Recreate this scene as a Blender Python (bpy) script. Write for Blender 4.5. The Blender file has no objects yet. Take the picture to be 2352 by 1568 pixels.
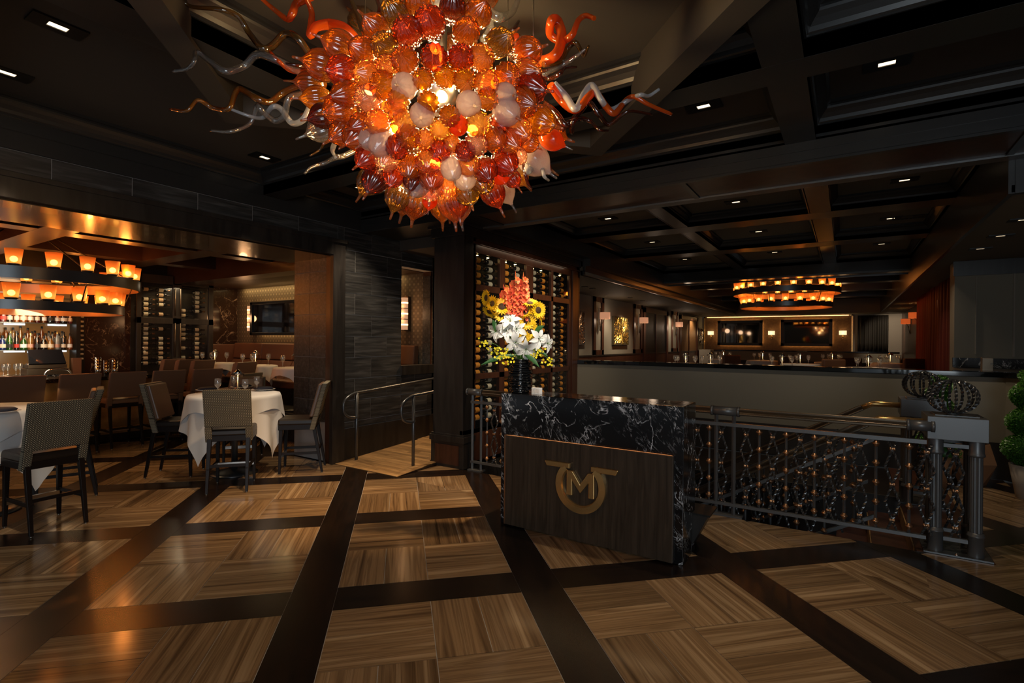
import bpy, bmesh, math, random
from mathutils import Vector, Matrix
import numpy as np
R = random.Random(7)
sc = bpy.context.scene
COL = sc.collection
PI = math.pi
# ---------------------------------------------------------------- camera
H = 1.68; F = 1186.0; CX = 1176.0; CY = 784.0; ROLL = 0.0081
YAW = -(PI/4-0.2118)
fw = np.array([math.sin(YAW), math.cos(YAW), 0.0])
rt = np.array([math.cos(YAW), -math.sin(YAW), 0.0]); up = np.array([0, 0, 1.0])
rt2 = rt*math.cos(ROLL)+up*math.sin(ROLL); up2 = -rt*math.sin(ROLL)+up*math.cos(ROLL)
CAM = np.array([0, 0, H])
cd = bpy.data.cameras.new('camera'); cd.sensor_width = 36; cd.lens = F/2352*36; cd.clip_start = .05; cd.clip_end = 100
co = bpy.data.objects.new('camera', cd); COL.objects.link(co)
co.matrix_world = Matrix(((rt2[0], up2[0], -fw[0], 0), (rt2[1], up2[1], -fw[1], 0), (rt2[2], up2[2], -fw[2], H), (0, 0, 0, 1)))
sc.camera = co
def ray(x, y): return fw+rt2*(x-CX)/F-up2*(y-CY)/F
def at(x, y, d): return Vector(CAM+ray(x, y)*d)          # survey point at a distance along the view axis
def onX(x, y, X): r = ray(x, y); return Vector(CAM+r*(X/r[0]))
def onY(x, y, Y): r = ray(x, y); return Vector(CAM+r*(Y/r[1]))
def onZ(x, y, Z): r = ray(x, y); return Vector(CAM+r*((Z-H)/r[2]))
# ---------------------------------------------------------------- world, light, exposure
w = bpy.data.worlds.new('world'); sc.world = w; w.use_nodes = True
w.node_tree.nodes['Background'].inputs[0].default_value = (.75, .88, 1, 1)
w.node_tree.nodes['Background'].inputs[1].default_value = .38
vs = sc.view_settings; vs.view_transform = 'Standard'; vs.look = 'None'; vs.exposure = 0; vs.gamma = 1; vs.use_curve_mapping = False
cy = sc.cycles
cy.use_denoising = True; cy.max_bounces = 6; cy.diffuse_bounces = 3; cy.glossy_bounces = 3; cy.transmission_bounces = 4
cy.transparent_max_bounces = 20; cy.sample_clamp_indirect = 3; cy.sample_clamp_direct = 0; cy.caustics_reflective = False; cy.caustics_refractive = False
cy.use_light_tree = True; cy.use_adaptive_sampling = True; cy.adaptive_threshold = .02
def lamp(kind, loc, power, col, size=.05, target=None, spot=None, blend=.6, name='lamp', sy=None):
    l = bpy.data.lights.new(name, kind); l.energy = power; l.color = col
    if kind == 'AREA':
        l.size = size
        if sy: l.shape = 'RECTANGLE'; l.size_y = sy
    else: l.shadow_soft_size = size
    if kind == 'SPOT': l.spot_size = spot; l.spot_blend = blend
    o = bpy.data.objects.new(name, l); COL.objects.link(o); o.location = loc
    if target is not None:
        o.rotation_euler = (Vector(target)-Vector(loc)).to_track_quat('-Z', 'Y').to_euler()
    return o
WARM = (1, .62, .30); ORANGE = (1, .30, .05); HALO = (1, .78, .54)
# daylight entering through the glazed entrance behind the camera, towards the lobby
lamp('AREA', (2.6, -3.6, 2.0), 128, (.84, .94, 1), 3.6, target=(-1.6, 4.6, .9), name='entrance_daylight', sy=2.4)
# ---------------------------------------------------------------- materials
def mat(name, col, rough=.5, metal=0, spec=.5, emit=None, es=1, coat=0):
    m = bpy.data.materials.new(name); m.use_nodes = True
    b = m.node_tree.nodes['Principled BSDF']
    b.inputs['Base Color'].default_value = (*col, 1); b.inputs['Roughness'].default_value = rough; b.inputs['Metallic'].default_value = metal
    b.inputs['Specular IOR Level'].default_value = spec; b.inputs['Coat Weight'].default_value = coat
    if emit: b.inputs['Emission Color'].default_value = (*emit, 1); b.inputs['Emission Strength'].default_value = es
    return m
def N(m, t, **kw):
    n = m.node_tree.nodes.new(t)
    for k, v in kw.items():
        if k in n.inputs.keys(): n.inputs[k].default_value = v
        else: setattr(n, k, v)
    return n
def L(m, a, b): m.node_tree.links.new(a, b)
def bsdf(m): return m.node_tree.nodes['Principled BSDF']
def ramp(m, src, stops):
    r = N(m, 'ShaderNodeValToRGB'); e = r.color_ramp.elements
    e[0].position, e[0].color = stops[0][0], (*stops[0][1], 1); e[1].position, e[1].color = stops[-1][0], (*stops[-1][1], 1)
    for p, c in stops[1:-1]: k = e.new(p); k.color = (*c, 1)
    L(m, src, r.inputs[0]); return r
def coords(m, scale=(1, 1, 1), rnd=True, rot=(0, 0, 0)):
    tc = N(m, 'ShaderNodeTexCoord'); mp = N(m, 'ShaderNodeMapping'); mp.inputs['Scale'].default_value = scale; mp.inputs['Rotation'].default_value = rot
    L(m, tc.outputs['Object'], mp.inputs['Vector'])
    if rnd:
        oi = N(m, 'ShaderNodeObjectInfo'); mu = N(m, 'ShaderNodeMath', operation='MULTIPLY'); mu.inputs[1].default_value = 37.0
        L(m, oi.outputs['Random'], mu.inputs[0]); L(m, mu.outputs[0], mp.inputs['Location'])
    return mp
def grain(name, stops, scale=(1, 10, 10), rough=.4, detail=5, nscale=2.2, dist=.6, rnd=True, vary=0, bump=0, coat=0, spec=.5, rrange=None):
    m = mat(name, stops[0][1], rough, coat=coat, spec=spec); mp = coords(m, scale, rnd)
    n = N(m, 'ShaderNodeTexNoise', Scale=nscale, Detail=detail, Distortion=dist); L(m, mp.outputs[0], n.inputs['Vector'])
    r = ramp(m, n.outputs['Fac'], stops); out = r.outputs[0]
    if vary:
        oi = N(m, 'ShaderNodeObjectInfo'); mr = N(m, 'ShaderNodeMapRange'); mr.inputs[3].default_value = 1-vary; mr.inputs[4].default_value = 1+vary
        L(m, oi.outputs['Random'], mr.inputs[0]); mx = N(m, 'ShaderNodeVectorMath', operation='SCALE'); L(m, out, mx.inputs[0]); L(m, mr.outputs[0], mx.inputs['Scale']); out = mx.outputs[0]
    L(m, out, bsdf(m).inputs['Base Color'])
    if bump:
        bp = N(m, 'ShaderNodeBump', Strength=bump, Distance=.01); L(m, n.outputs['Fac'], bp.inputs['Height']); L(m, bp.outputs[0], bsdf(m).inputs['Normal'])
    return m
M = {}
M['floor_stone'] = grain('floor_stone', [(.30, (.085, .050, .025)), (.40, (.185, .116, .060)), (.48, (.285, .184, .098)), (.53, (.185, .116, .060)), (.60, (.31, .208, .116)), (.70, (.41, .29, .17))], (.34, 11, 11), .15, 8, 1.5, .55, vary=.25, spec=.32)
M['dark_floor'] = grain('dark_floor', [(.3, (.006, .0035, .0025)), (.7, (.018, .009, .005))], (1.2, 12, 12), .27, vary=.3, spec=.7)
M['ramp_wood'] = grain('ramp_wood', [(.3, (.24, .135, .055)), (.7, (.46, .28, .12))], (1.5, 14, 14), .42, vary=.3)
M['ebony'] = grain('ebony', [(.3, (.013, .011, .010)), (.7, (.030, .026, .023))], (6, 6, .8), .38, vary=.1, rnd=False)
M['ceil_wood'] = mat('ceil_wood', (.026, .026, .026), .30)
M['ceil_panel'] = mat('ceil_panel', (.068, .061, .054), .75)
M['wall_tile'] = grain('wall_tile', [(.3, (.020, .020, .020)), (.5, (.042, .041, .040)), (.7, (.085, .083, .08))], (16, 1.2, 16), .38, 5, 1.6, .8, vary=.25)
M['grout'] = mat('grout', (.42, .42, .42), .8)
M['taupe'] = mat('taupe', (.225, .212, .172), .75)
M['taupe_light'] = mat('taupe_light', (.30, .27, .23), .75)
M['bronze_wall'] = grain('bronze_wall', [(.3, (.14, .068, .022)), (.7, (.22, .11, .04))], (6, 6, 6), .5, rnd=False)
M['mahogany'] = grain('mahogany', [(.3, (.045, .016, .009)), (.7, (.085, .032, .018))], (6, 6, .7), .33, rnd=False)
M['black_iron'] = mat('black_iron', (.12, .125, .13), .30, .7)
M['iron_grey'] = mat('iron_grey', (.15, .155, .16), .38, .5)
M['copper'] = mat('copper', (.52, .30, .17), .32, .9)
M['rail_bronze'] = mat('rail_bronze', (.13, .10, .07), .34, .8)
M['chrome'] = mat('chrome', (.75, .75, .75), .12, 1)
M['brass'] = mat('brass', (.80, .50, .19), .26, .8)
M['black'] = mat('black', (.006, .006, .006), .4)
M['leather'] = mat('leather', (.19, .115, .075), .36)
M['leather_dark'] = mat('leather_dark', (.020, .014, .011), .38, 0, .3)
M['leather_tan'] = mat('leather_tan', (.16, .07, .036), .45)
M['chair_wood'] = mat('chair_wood', (.012, .008, .007), .38, 0, .22)
M['linen'] = mat('linen', (.80, .78, .76), .85)
M['navy'] = mat('navy', (.012, .014, .03), .8)
M['china'] = mat('china', (.85, .85, .85), .2)
M['mirror'] = mat('mirror', (.55, .52, .48), .03, 1)
M['screen'] = mat('screen', (.01, .01, .012), .06, 0, .8)
M['steel'] = mat('steel', (.55, .52, .48), .28, 1)
M['black_glass'] = mat('black_glass', (.004, .005, .006), .06, 0, .8)
M['leaf'] = mat('leaf', (.03, .12, .02), .45)
M['stem'] = mat('stem', (.09, .20, .03), .5)
M['petal_yellow'] = mat('petal_yellow', (.95, .58, .01), .55)
M['seed'] = grain('seed', [(.3, (.02, .010, .006)), (.7, (.09, .045, .015))], (60, 60, 60), .8)
M['petal_white'] = mat('petal_white', (.88, .88, .82), .5)
M['glad'] = grain('glad', [(.3, (.85, .07, .05)), (.5, (.95, .18, .08)), (.75, (.98, .42, .10))], (14, 14, 14), .5)
M['orchid'] = mat('orchid', (.95, .78, .02), .5)
M['red_drape'] = grain('red_drape', [(.3, (.10, .008, .005)), (.7, (.16, .014, .008))], (3, 3, .3), .75, rnd=False)
M['black_drape'] = mat('black_drape', (.018, .016, .013), .7)
M['boxwood'] = grain('boxwood', [(.35, (.012, .055, .006)), (.65, (.10, .30, .03))], (90, 90, 90), .3)
M['clay'] = mat('clay', (.42, .36, .29), .8)
M['copper_pot'] = mat('copper_pot', (.32, .16, .08), .5)
M['lens'] = mat('lens', (1, .9, .8), .5, emit=(1, .76, .48), es=2.6)
M['flame'] = mat('flame', (1, .8, .5), .5, emit=(1, .66, .24), es=30)
M['led'] = mat('led', (1, .8, .5), .5, emit=(1, .62, .26), es=3.5)
M['led_white'] = mat('led_white', (1, 1, 1), .5, emit=(.85, .95, 1), es=2.2)
M['pearl'] = mat('pearl', (.4, .3, .2), .5, emit=(1, .50, .26), es=.55)
M['cream_shade'] = mat('cream_shade', (.5, .4, .3), .6, emit=(1, .70, .38), es=1.3)
M['pink_shade'] = mat('pink_shade', (.55, .30, .2), .6, emit=(1, .45, .24), es=.46)
M['red_shade'] = mat('red_shade', (.5, .15, .06), .6, emit=(1, .16, .03), es=.42)
for k in ('lens', 'flame', 'led', 'led_white', 'pearl', 'cream_shade', 'pink_shade', 'red_shade'):
    M[k].cycles.emission_sampling = 'NONE' if k not in ('led', 'led_white') else 'AUTO'
def marble(name, base, vein, sc_=3.4, th=.030, rough=.12):
    m = mat(name, base, rough); mp = coords(m, (1, 1, 1), False, (0, .6, .3))
    n0 = N(m, 'ShaderNodeTexNoise', Scale=sc_*1.1, Detail=6, Distortion=.6); L(m, mp.outputs[0], n0.inputs['Vector'])
    mp2 = N(m, 'ShaderNodeMapping'); mp2.inputs['Scale'].default_value = (2.6, 2.6, .9); L(m, mp.outputs[0], mp2.inputs['Vector'])
    n1 = N(m, 'ShaderNodeTexNoise', Scale=sc_*2.0, Detail=8, Roughness=.6, Distortion=1.6); L(m, mp2.outputs[0], n1.inputs['Vector'])
    def vein_of(n, wd):
        s = N(m, 'ShaderNodeMath', operation='SUBTRACT'); s.inputs[1].default_value = .5; L(m, n.outputs['Fac'], s.inputs[0])
        a = N(m, 'ShaderNodeMath', operation='ABSOLUTE'); L(m, s.outputs[0], a.inputs[0])
        r = N(m, 'ShaderNodeMapRange'); r.inputs[1].default_value = 0; r.inputs[2].default_value = wd; r.inputs[3].default_value = 1; r.inputs[4].default_value = 0; L(m, a.outputs[0], r.inputs[0]); return r
    va = vein_of(n0, th*.45); vb = vein_of(n1, th)
    n2 = N(m, 'ShaderNodeTexNoise', Scale=sc_*1.2, Detail=3); L(m, mp.outputs[0], n2.inputs['Vector'])
    g = N(m, 'ShaderNodeMapRange'); g.inputs[1].default_value = .47; g.inputs[2].default_value = .64; L(m, n2.outputs['Fac'], g.inputs[0])
    vb2 = N(m, 'ShaderNodeMath', operation='MULTIPLY'); L(m, vb.outputs[0], vb2.inputs[0]); L(m, g.outputs[0], vb2.inputs[1])
    mx = N(m, 'ShaderNodeMath', operation='MAXIMUM'); L(m, va.outputs[0], mx.inputs[0]); L(m, vb2.outputs[0], mx.inputs[1])
    n3 = N(m, 'ShaderNodeTexNoise', Scale=sc_*5, Detail=2); L(m, mp.outputs[0], n3.inputs['Vector'])
    fd = N(m, 'ShaderNodeMapRange'); fd.inputs[1].default_value = .38; fd.inputs[2].default_value = .62; L(m, n3.outputs['Fac'], fd.inputs[0])
    mm = N(m, 'ShaderNodeMath', operation='MULTIPLY'); L(m, mx.outputs[0], mm.inputs[0]); L(m, fd.outputs[0], mm.inputs[1])
    c = N(m, 'ShaderNodeMix', data_type='RGBA'); c.inputs[6].default_value = (*base, 1); c.inputs[7].default_value = (*vein, 1); L(m, mm.outputs[0], c.inputs[0])
    L(m, c.outputs[2], bsdf(m).inputs['Base Color']); return m
M['marble_black'] = marble('marble_black', (.009, .009, .010), (.95, .97, 1), 3.0, .022)
M['marble_brown'] = marble('marble_brown', (.035, .018, .011), (.42, .30, .20), 1.5, .022)
# small repeating geometric upholstery / wallpaper weave
def weave(name, dark, light, n, axis='xz', thr=(.32, .42), rough=.8):
    m = mat(name, dark, rough); tc = N(m, 'ShaderNodeTexCoord'); s = N(m, 'ShaderNodeSeparateXYZ'); L(m, tc.outputs['Object'], s.inputs[0])
    ds = []
    for ax in axis:
        mu = N(m, 'ShaderNodeMath', operation='MULTIPLY'); mu.inputs[1].default_value = n; L(m, s.outputs['XYZ'.index(ax.upper())], mu.inputs[0])
        fr = N(m, 'ShaderNodeMath', operation='FRACT'); L(m, mu.outputs[0], fr.inputs[0])
        sb = N(m, 'ShaderNodeMath', operation='SUBTRACT'); sb.inputs[1].default_value = .5; L(m, fr.outputs[0], sb.inputs[0])
        sq = N(m, 'ShaderNodeMath', operation='MULTIPLY'); L(m, sb.outputs[0], sq.inputs[0]); L(m, sb.outputs[0], sq.inputs[1]); ds.append(sq)
    ad = N(m, 'ShaderNodeMath', operation='ADD'); L(m, ds[0].outputs[0], ad.inputs[0]); L(m, ds[1].outputs[0], ad.inputs[1])
    rr = N(m, 'ShaderNodeMath', operation='SQRT'); L(m, ad.outputs[0], rr.inputs[0])
    r = ramp(m, rr.outputs[0], [(0, light), (thr[0]*.62, light), (thr[0]*.78, dark), (thr[1]*1.6, dark), (thr[1]*1.75, tuple(.6*a+.4*b for a, b in zip(dark, light))), (1, tuple(.6*a+.4*b for a, b in zip(dark, light)))]); L(m, r.outputs[0], bsdf(m).inputs['Base Color']); return m
M['dot_fabric'] = weave('dot_fabric', (.022, .018, .013), (.62, .56, .40), 56, 'xz', (.30, .30))
M['wallpaper'] = weave('wallpaper', (.095, .066, .038), (.19, .14, .085), 10, 'xz', (.30, .34))
# blown glass: thin shell that tints, glows from within and mirrors the lamps
def glass(name, tint, body, trans=.3, rough=.05, speck=None, fres=1.8, edge=0):
    m = bpy.data.materials.new(name); m.use_nodes = True; nt = m.node_tree; nt.nodes.remove(bsdf(m)); out = nt.nodes['Material Output']
    tr = N(m, 'ShaderNodeBsdfTransparent'); tr.inputs[0].default_value = (*tint, 1)
    tl = N(m, 'ShaderNodeBsdfTranslucent'); tl.inputs[0].default_value = (*body, 1)
    df = N(m, 'ShaderNodeBsdfDiffuse'); df.inputs[0].default_value = (*body, 1)
    half = N(m, 'ShaderNodeMixShader'); half.inputs[0].default_value = .4; L(m, tl.outputs[0], half.inputs[1]); L(m, df.outputs[0], half.inputs[2])
    a = N(m, 'ShaderNodeMixShader'); a.inputs[0].default_value = trans; L(m, tr.outputs[0], a.inputs[1]); L(m, half.outputs[0], a.inputs[2])
    if speck:
        mp = coords(m, (1, 1, 1)); n = N(m, 'ShaderNodeTexNoise', Scale=70, Detail=2); L(m, mp.outputs[0], n.inputs['Vector'])
        r = ramp(m, n.outputs['Fac'], [(.56, body), (.63, speck)]); L(m, r.outputs[0], tl.inputs[0]); L(m, r.outputs[0], df.inputs[0])
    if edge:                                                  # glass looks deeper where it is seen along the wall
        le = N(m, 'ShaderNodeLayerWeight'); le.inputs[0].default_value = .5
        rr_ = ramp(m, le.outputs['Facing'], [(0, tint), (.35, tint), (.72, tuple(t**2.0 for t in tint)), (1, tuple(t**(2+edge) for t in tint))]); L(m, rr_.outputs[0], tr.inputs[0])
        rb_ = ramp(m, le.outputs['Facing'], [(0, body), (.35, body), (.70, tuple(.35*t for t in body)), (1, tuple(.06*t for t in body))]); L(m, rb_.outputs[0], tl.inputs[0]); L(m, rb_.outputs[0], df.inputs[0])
    g = N(m, 'ShaderNodeBsdfGlossy'); g.inputs['Roughness'].default_value = rough
    lw = N(m, 'ShaderNodeLayerWeight'); lw.inputs[0].default_value = .5; f0 = ((fres-1)/(fres+1))**2
    pw = N(m, 'ShaderNodeMath', operation='POWER'); pw.inputs[1].default_value = 5; L(m, lw.outputs['Facing'], pw.inputs[0])
    fr = N(m, 'ShaderNodeMath', operation='MULTIPLY_ADD'); fr.inputs[1].default_value = 1-f0; fr.inputs[2].default_value = f0; L(m, pw.outputs[0], fr.inputs[0])
    b = N(m, 'ShaderNodeMixShader'); L(m, fr.outputs[0], b.inputs[0]); L(m, a.outputs[0], b.inputs[1]); L(m, g.outputs[0], b.inputs[2])
    L(m, b.outputs[0], out.inputs['Surface']); return m
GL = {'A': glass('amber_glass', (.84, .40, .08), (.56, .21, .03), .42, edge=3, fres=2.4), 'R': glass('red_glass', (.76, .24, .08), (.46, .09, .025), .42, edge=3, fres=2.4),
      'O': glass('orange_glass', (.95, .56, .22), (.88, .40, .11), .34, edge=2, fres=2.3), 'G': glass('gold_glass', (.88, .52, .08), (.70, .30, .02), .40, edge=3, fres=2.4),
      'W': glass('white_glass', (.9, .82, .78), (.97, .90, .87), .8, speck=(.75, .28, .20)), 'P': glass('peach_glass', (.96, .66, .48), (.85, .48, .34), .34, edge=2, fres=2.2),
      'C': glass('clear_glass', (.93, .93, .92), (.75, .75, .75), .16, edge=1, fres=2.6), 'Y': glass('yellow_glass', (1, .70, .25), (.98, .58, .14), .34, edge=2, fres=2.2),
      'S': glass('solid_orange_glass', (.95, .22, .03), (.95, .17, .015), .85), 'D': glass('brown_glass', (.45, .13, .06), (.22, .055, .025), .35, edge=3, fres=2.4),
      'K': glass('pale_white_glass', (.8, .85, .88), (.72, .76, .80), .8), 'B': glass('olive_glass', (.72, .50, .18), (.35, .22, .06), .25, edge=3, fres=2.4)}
M['led_soft'] = mat('led_soft', (1, .8, .5), .5, emit=(1, .60, .24), es=12)
M['glass'] = glass('table_glass', (.90, .90, .89), (.85, .85, .85), .14, .03, fres=2.7)
M['pane'] = glass('window_glass', (.93, .93, .93), (.5, .5, .5), .01, .02, fres=1.35)
M['shelf_glass'] = glass('shelf_glass', (.75, .85, .85), (.5, .6, .6), .15, .05)
# amber lamp cup: bright around the bulb, deeper orange towards the rim
m = mat('amber_cup', (.5, .16, .03), .3); mp = N(m, 'ShaderNodeTexCoord'); s = N(m, 'ShaderNodeSeparateXYZ'); L(m, mp.outputs['Object'], s.inputs[0])
mr = N(m, 'ShaderNodeMapRange'); mr.inputs[1].default_value = 0; mr.inputs[2].default_value = .19; L(m, s.outputs[2], mr.inputs[0])
r = ramp(m, mr.outputs[0], [(0, (1, .36, .06)), (.30, (1, .44, .09)), (.6, (.80, .17, .018)), (1, (.36, .055, .005))]); L(m, r.outputs[0], bsdf(m).inputs['Emission Color'])
bsdf(m).inputs['Emission Strength'].default_value = .95; m.cycles.emission_sampling = 'NONE'; M['amber_cup'] = m
tr_ = N(m, 'ShaderNodeBsdfTransparent'); tr_.inputs[0].default_value = (1, .82, .50, 1); mx_ = N(m, 'ShaderNodeMixShader'); mx_.inputs[0].default_value = .42
L(m, bsdf(m).outputs[0], mx_.inputs[1]); L(m, tr_.outputs[0], mx_.inputs[2]); L(m, mx_.outputs[0], m.node_tree.nodes['Material Output'].inputs[0])
# ---------------------------------------------------------------- mesh builder
class MB:
    def __init__(s): s.v = []; s.f = []; s.m = []; s.s = []
    def add(s, vs, fs, m=0, sm=False):
        b = len(s.v); s.v += [tuple(p) for p in vs]
        for f in fs: s.f.append(tuple(i+b for i in f)); s.m.append(m); s.s.append(sm)
        return s
    def box(s, x0, y0, z0, x1, y1, z1, m=0):
        return s.add([(x0, y0, z0), (x1, y0, z0), (x1, y1, z0), (x0, y1, z0), (x0, y0, z1), (x1, y0, z1), (x1, y1, z1), (x0, y1, z1)],
                     [(0, 3, 2, 1), (4, 5, 6, 7), (0, 1, 5, 4), (1, 2, 6, 5), (2, 3, 7, 6), (3, 0, 4, 7)], m)
    def hexa(s, lo, hi, m=0):                                 # four lower and four upper corners
        return s.add(list(lo)+list(hi), [(0, 3, 2, 1), (4, 5, 6, 7), (0, 1, 5, 4), (1, 2, 6, 5), (2, 3, 7, 6), (3, 0, 4, 7)], m)
    def prism(s, poly, vec, m=0):
        n = len(poly); v = Vector(vec); a = [Vector(p) for p in poly]; b = [p+v for p in a]
        return s.add(a+b, [tuple(range(n))[::-1], tuple(range(n, 2*n))]+[(i, (i+1) % n, n+(i+1) % n, n+i) for i in range(n)], m)
    def lathe(s, prof, n=16, c=(0, 0, 0), m=0, rib=0, nr=0, mfun=None, axis=None):
        c = Vector(c); q = axis.to_track_quat('Z', 'Y') if axis is not None else None
        vs = []
        for r, z in prof:
            for i in range(n):
                a = 2*PI*i/n; rr = r*(1+rib*math.cos(a*nr)) if nr else r
                p = Vector((rr*math.cos(a), rr*math.sin(a), z)); vs.append(c+(q @ p if q else p))
        b = len(s.v); s.v += [tuple(p) for p in vs]
        for j in range(len(prof)-1):
            for i in range(n):
                k = (i+1) % n; s.f.append((b+j*n+i, b+j*n+k, b+(j+1)*n+k, b+(j+1)*n+i)); s.m.append(mfun(j) if mfun else m); s.s.append(True)
        return s
    def tube(s, pts, r, n=8, m=0, cap=True, sq=False, twist=0):
        pts = [Vector(p) for p in pts]; k = len(pts); rs = r if isinstance(r, (list, tuple)) else [r]*k
        t0 = (pts[1]-pts[0]).normalized(); nrm = t0.orthogonal().normalized(); vs = []
        for i, p in enumerate(pts):
            t = ((pts[min(i+1, k-1)]-pts[max(i-1, 0)])); t = t.normalized() if t.length > 1e-9 else t0
            nrm = (nrm-t*nrm.dot(t)); nrm = nrm.normalized() if nrm.length > 1e-6 else t.orthogonal().normalized(); bi = t.cross(nrm)
            for j in range(n):
                a = 2*PI*(j+.5)/n+twist*i; vs.append(p+(nrm*math.cos(a)+bi*math.sin(a))*rs[i])
        fs = [(i*n+j, i*n+(j+1) % n, (i+1)*n+(j+1) % n, (i+1)*n+j) for i in range(k-1) for j in range(n)]
        s.add(vs, fs, m, not sq)
        if cap: b = len(s.v)-k*n; s.f += [tuple(b+j for j in range(n))[::-1], tuple(b+(k-1)*n+j for j in range(n))]; s.m += [m, m]; s.s += [False, False]
        return s
    def grid(s, fn, nu, nv, m=0, sm=True, wrap=False):
        vs = [fn(i/nu, j/nv) for i in range(nu+1) for j in range(nv+1)]
        return s.add(vs, [(i*(nv+1)+j, (i+1)*(nv+1)+j, (i+1)*(nv+1)+j+1, i*(nv+1)+j+1) for i in range(nu) for j in range(nv)], m, sm)
    def ball(s, c, r, n=12, m=0, sq=(1, 1, 1)):
        k = n//2; prof = [(max(1e-4, math.sin(PI*i/k)), -math.cos(PI*i/k)) for i in range(k+1)]; b = len(s.v); s.lathe(prof, n, (0, 0, 0), m)
        for i in range(b, len(s.v)): p = s.v[i]; s.v[i] = (c[0]+p[0]*r*sq[0], c[1]+p[1]*r*sq[1], c[2]+p[2]*r*sq[2])
        return s
    def mesh(s, name, mats):
        me = bpy.data.meshes.new(name); me.from_pydata(s.v, [], s.f)
        for x in (mats if isinstance(mats, (list, tuple)) else [mats]): me.materials.append(x)
        me.polygons.foreach_set('material_index', s.m); me.polygons.foreach_set('use_smooth', s.s); me.update(); return me
    def build(s, name, mats, parent=None, loc=None, rz=0, bev=0):
        o = bpy.data.objects.new(name, s.mesh(name, mats)); COL.objects.link(o)
        if loc is not None: o.location = loc
        if rz: o.rotation_euler = (0, 0, rz)
        if parent is not None: o.parent = parent
        if bev:
            b = o.modifiers.new('edge', 'BEVEL'); b.width = bev; b.segments = 2; b.limit_method = 'ANGLE'
        return o
def link(name, me, parent=None, loc=(0, 0, 0), rot=None):
    o = bpy.data.objects.new(name, me); COL.objects.link(o); o.location = loc
    if rot is not None: o.rotation_euler = rot
    if parent is not None: o.parent = parent
    return o
def tag(o, label, cat, group=None, kind=None):
    o['label'] = label; o['category'] = cat
    if group: o['group'] = group
    if kind: o['kind'] = kind
    return o
def thing(name, label, cat, loc=(0, 0, 0), rz=0, group=None):
    o = bpy.data.objects.new(name, None); COL.objects.link(o); o.location = loc; o.rotation_euler = (0, 0, rz); return tag(o, label, cat, group)
def st(o): o['kind'] = 'structure'; return o
def dup(root, loc, rz=0, label=None, group=None, scale=None, parent=None):
    c = root.copy(); COL.objects.link(c); c.location = loc; c.rotation_euler = (0, 0, rz)
    if parent is not None: c.parent = parent
    if label: c['label'] = label
    if group: c['group'] = group
    if scale: c.scale = scale
    for ch in list(root.children):
        d = ch.copy(); COL.objects.link(d); d.parent = c
        for g in list(ch.children): e = g.copy(); COL.objects.link(e); e.parent = d
    return c
def spline(P, n=6):
    P = [Vector(p) for p in P]; Q = [P[0]*2-P[1]]+P+[P[-1]*2-P[-2]]; o = []
    for i in range(1, len(Q)-2):
        for k in range(n):
            t = k/n; a, b, c, d = Q[i-1:i+3]
            o.append(.5*((2*b)+(c-a)*t+(2*a-5*b+4*c-d)*t*t+(3*b-a-3*c+d)*t**3))
    return o+[P[-1]]
ORD = 'first second third fourth fifth sixth seventh eighth ninth tenth eleventh twelfth thirteenth fourteenth fifteenth sixteenth seventeenth eighteenth nineteenth twentieth twenty-first twenty-second twenty-third twenty-fourth'.split()
# ================================================================ SETTING: floors
fl = MB(); RAISE = .45
for x0, y0, x1, y1 in [(-6.8, -4, 5, 5.33), (.55, 5.33, 5, 8.75), (-12, -3, -6.8, 6.6), (-6.8, 5.33, -6.0, 6.6)]: fl.box(x0, y0, -.06, x1, y1, -.012)
floor = st(fl.build('floor', M['dark_floor']))
S = 1.68; A = .7186*S; B = .735*S; GXp = .1748*S; GYp = .1822*S; TX, TY = .2403*S, -1.2703*S
def g2w(gx, gy): a, b = gx-TX, gy-TY; return (.70711*a-.70711*b, .70711*a+.70711*b)
REG = [(-5.83, -4, 4.9, 4.57), (-4.62, 4.57, .5, 5.33), (.5, 4.57, 4.9, 5.33), (.98, 5.33, 1.66, 8.73), (-9.98, -2.5, -5.83, 4.57), (-9.98, 4.57, -6.8, 5.18)]
def clip(poly, r):
    x0, y0, x1, y1 = r
    for ax, lim, sg in ((0, x0, 1), (0, x1, -1), (1, y0, 1), (1, y1, -1)):
        out = []
        for i in range(len(poly)):
            p, q = poly[i], poly[(i+1) % len(poly)]; dp, dq = (p[ax]-lim)*sg, (q[ax]-lim)*sg
            if dp >= 0: out.append(p)
            if dp*dq < 0: t = dp/(dp-dq); out.append((p[0]+(q[0]-p[0])*t, p[1]+(q[1]-p[1])*t))
        poly = out
        if not poly: return []
    return poly
def area(p): return abs(sum(p[i][0]*p[(i+1) % len(p)][1]-p[(i+1) % len(p)][0]*p[i][1] for i in range(len(p))))/2
pieces = []                                                   # (distance, centre, polygon, long axis angle, kind)
def lay(x, y, dx, dy, along_x, kind):
    poly = [g2w(*p) for p in ((x, y), (x+dx, y), (x+dx, y+dy), (x, y+dy))]
    cxw = sum(p[0] for p in poly)/4; cyw = sum(p[1] for p in poly)/4
    d = cxw*fw[0]+cyw*fw[1]; side = cxw*rt[0]+cyw*rt[1]
    if d < 1.6 or abs(side) > d*1.08+.7: return
    for r in REG:
        q = clip(poly, r)
        if q and area(q) > .002: pieces.append((d, (cxw, cyw), q, PI/4 if along_x else -PI/4+PI, kind))
j_ = .0022
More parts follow.
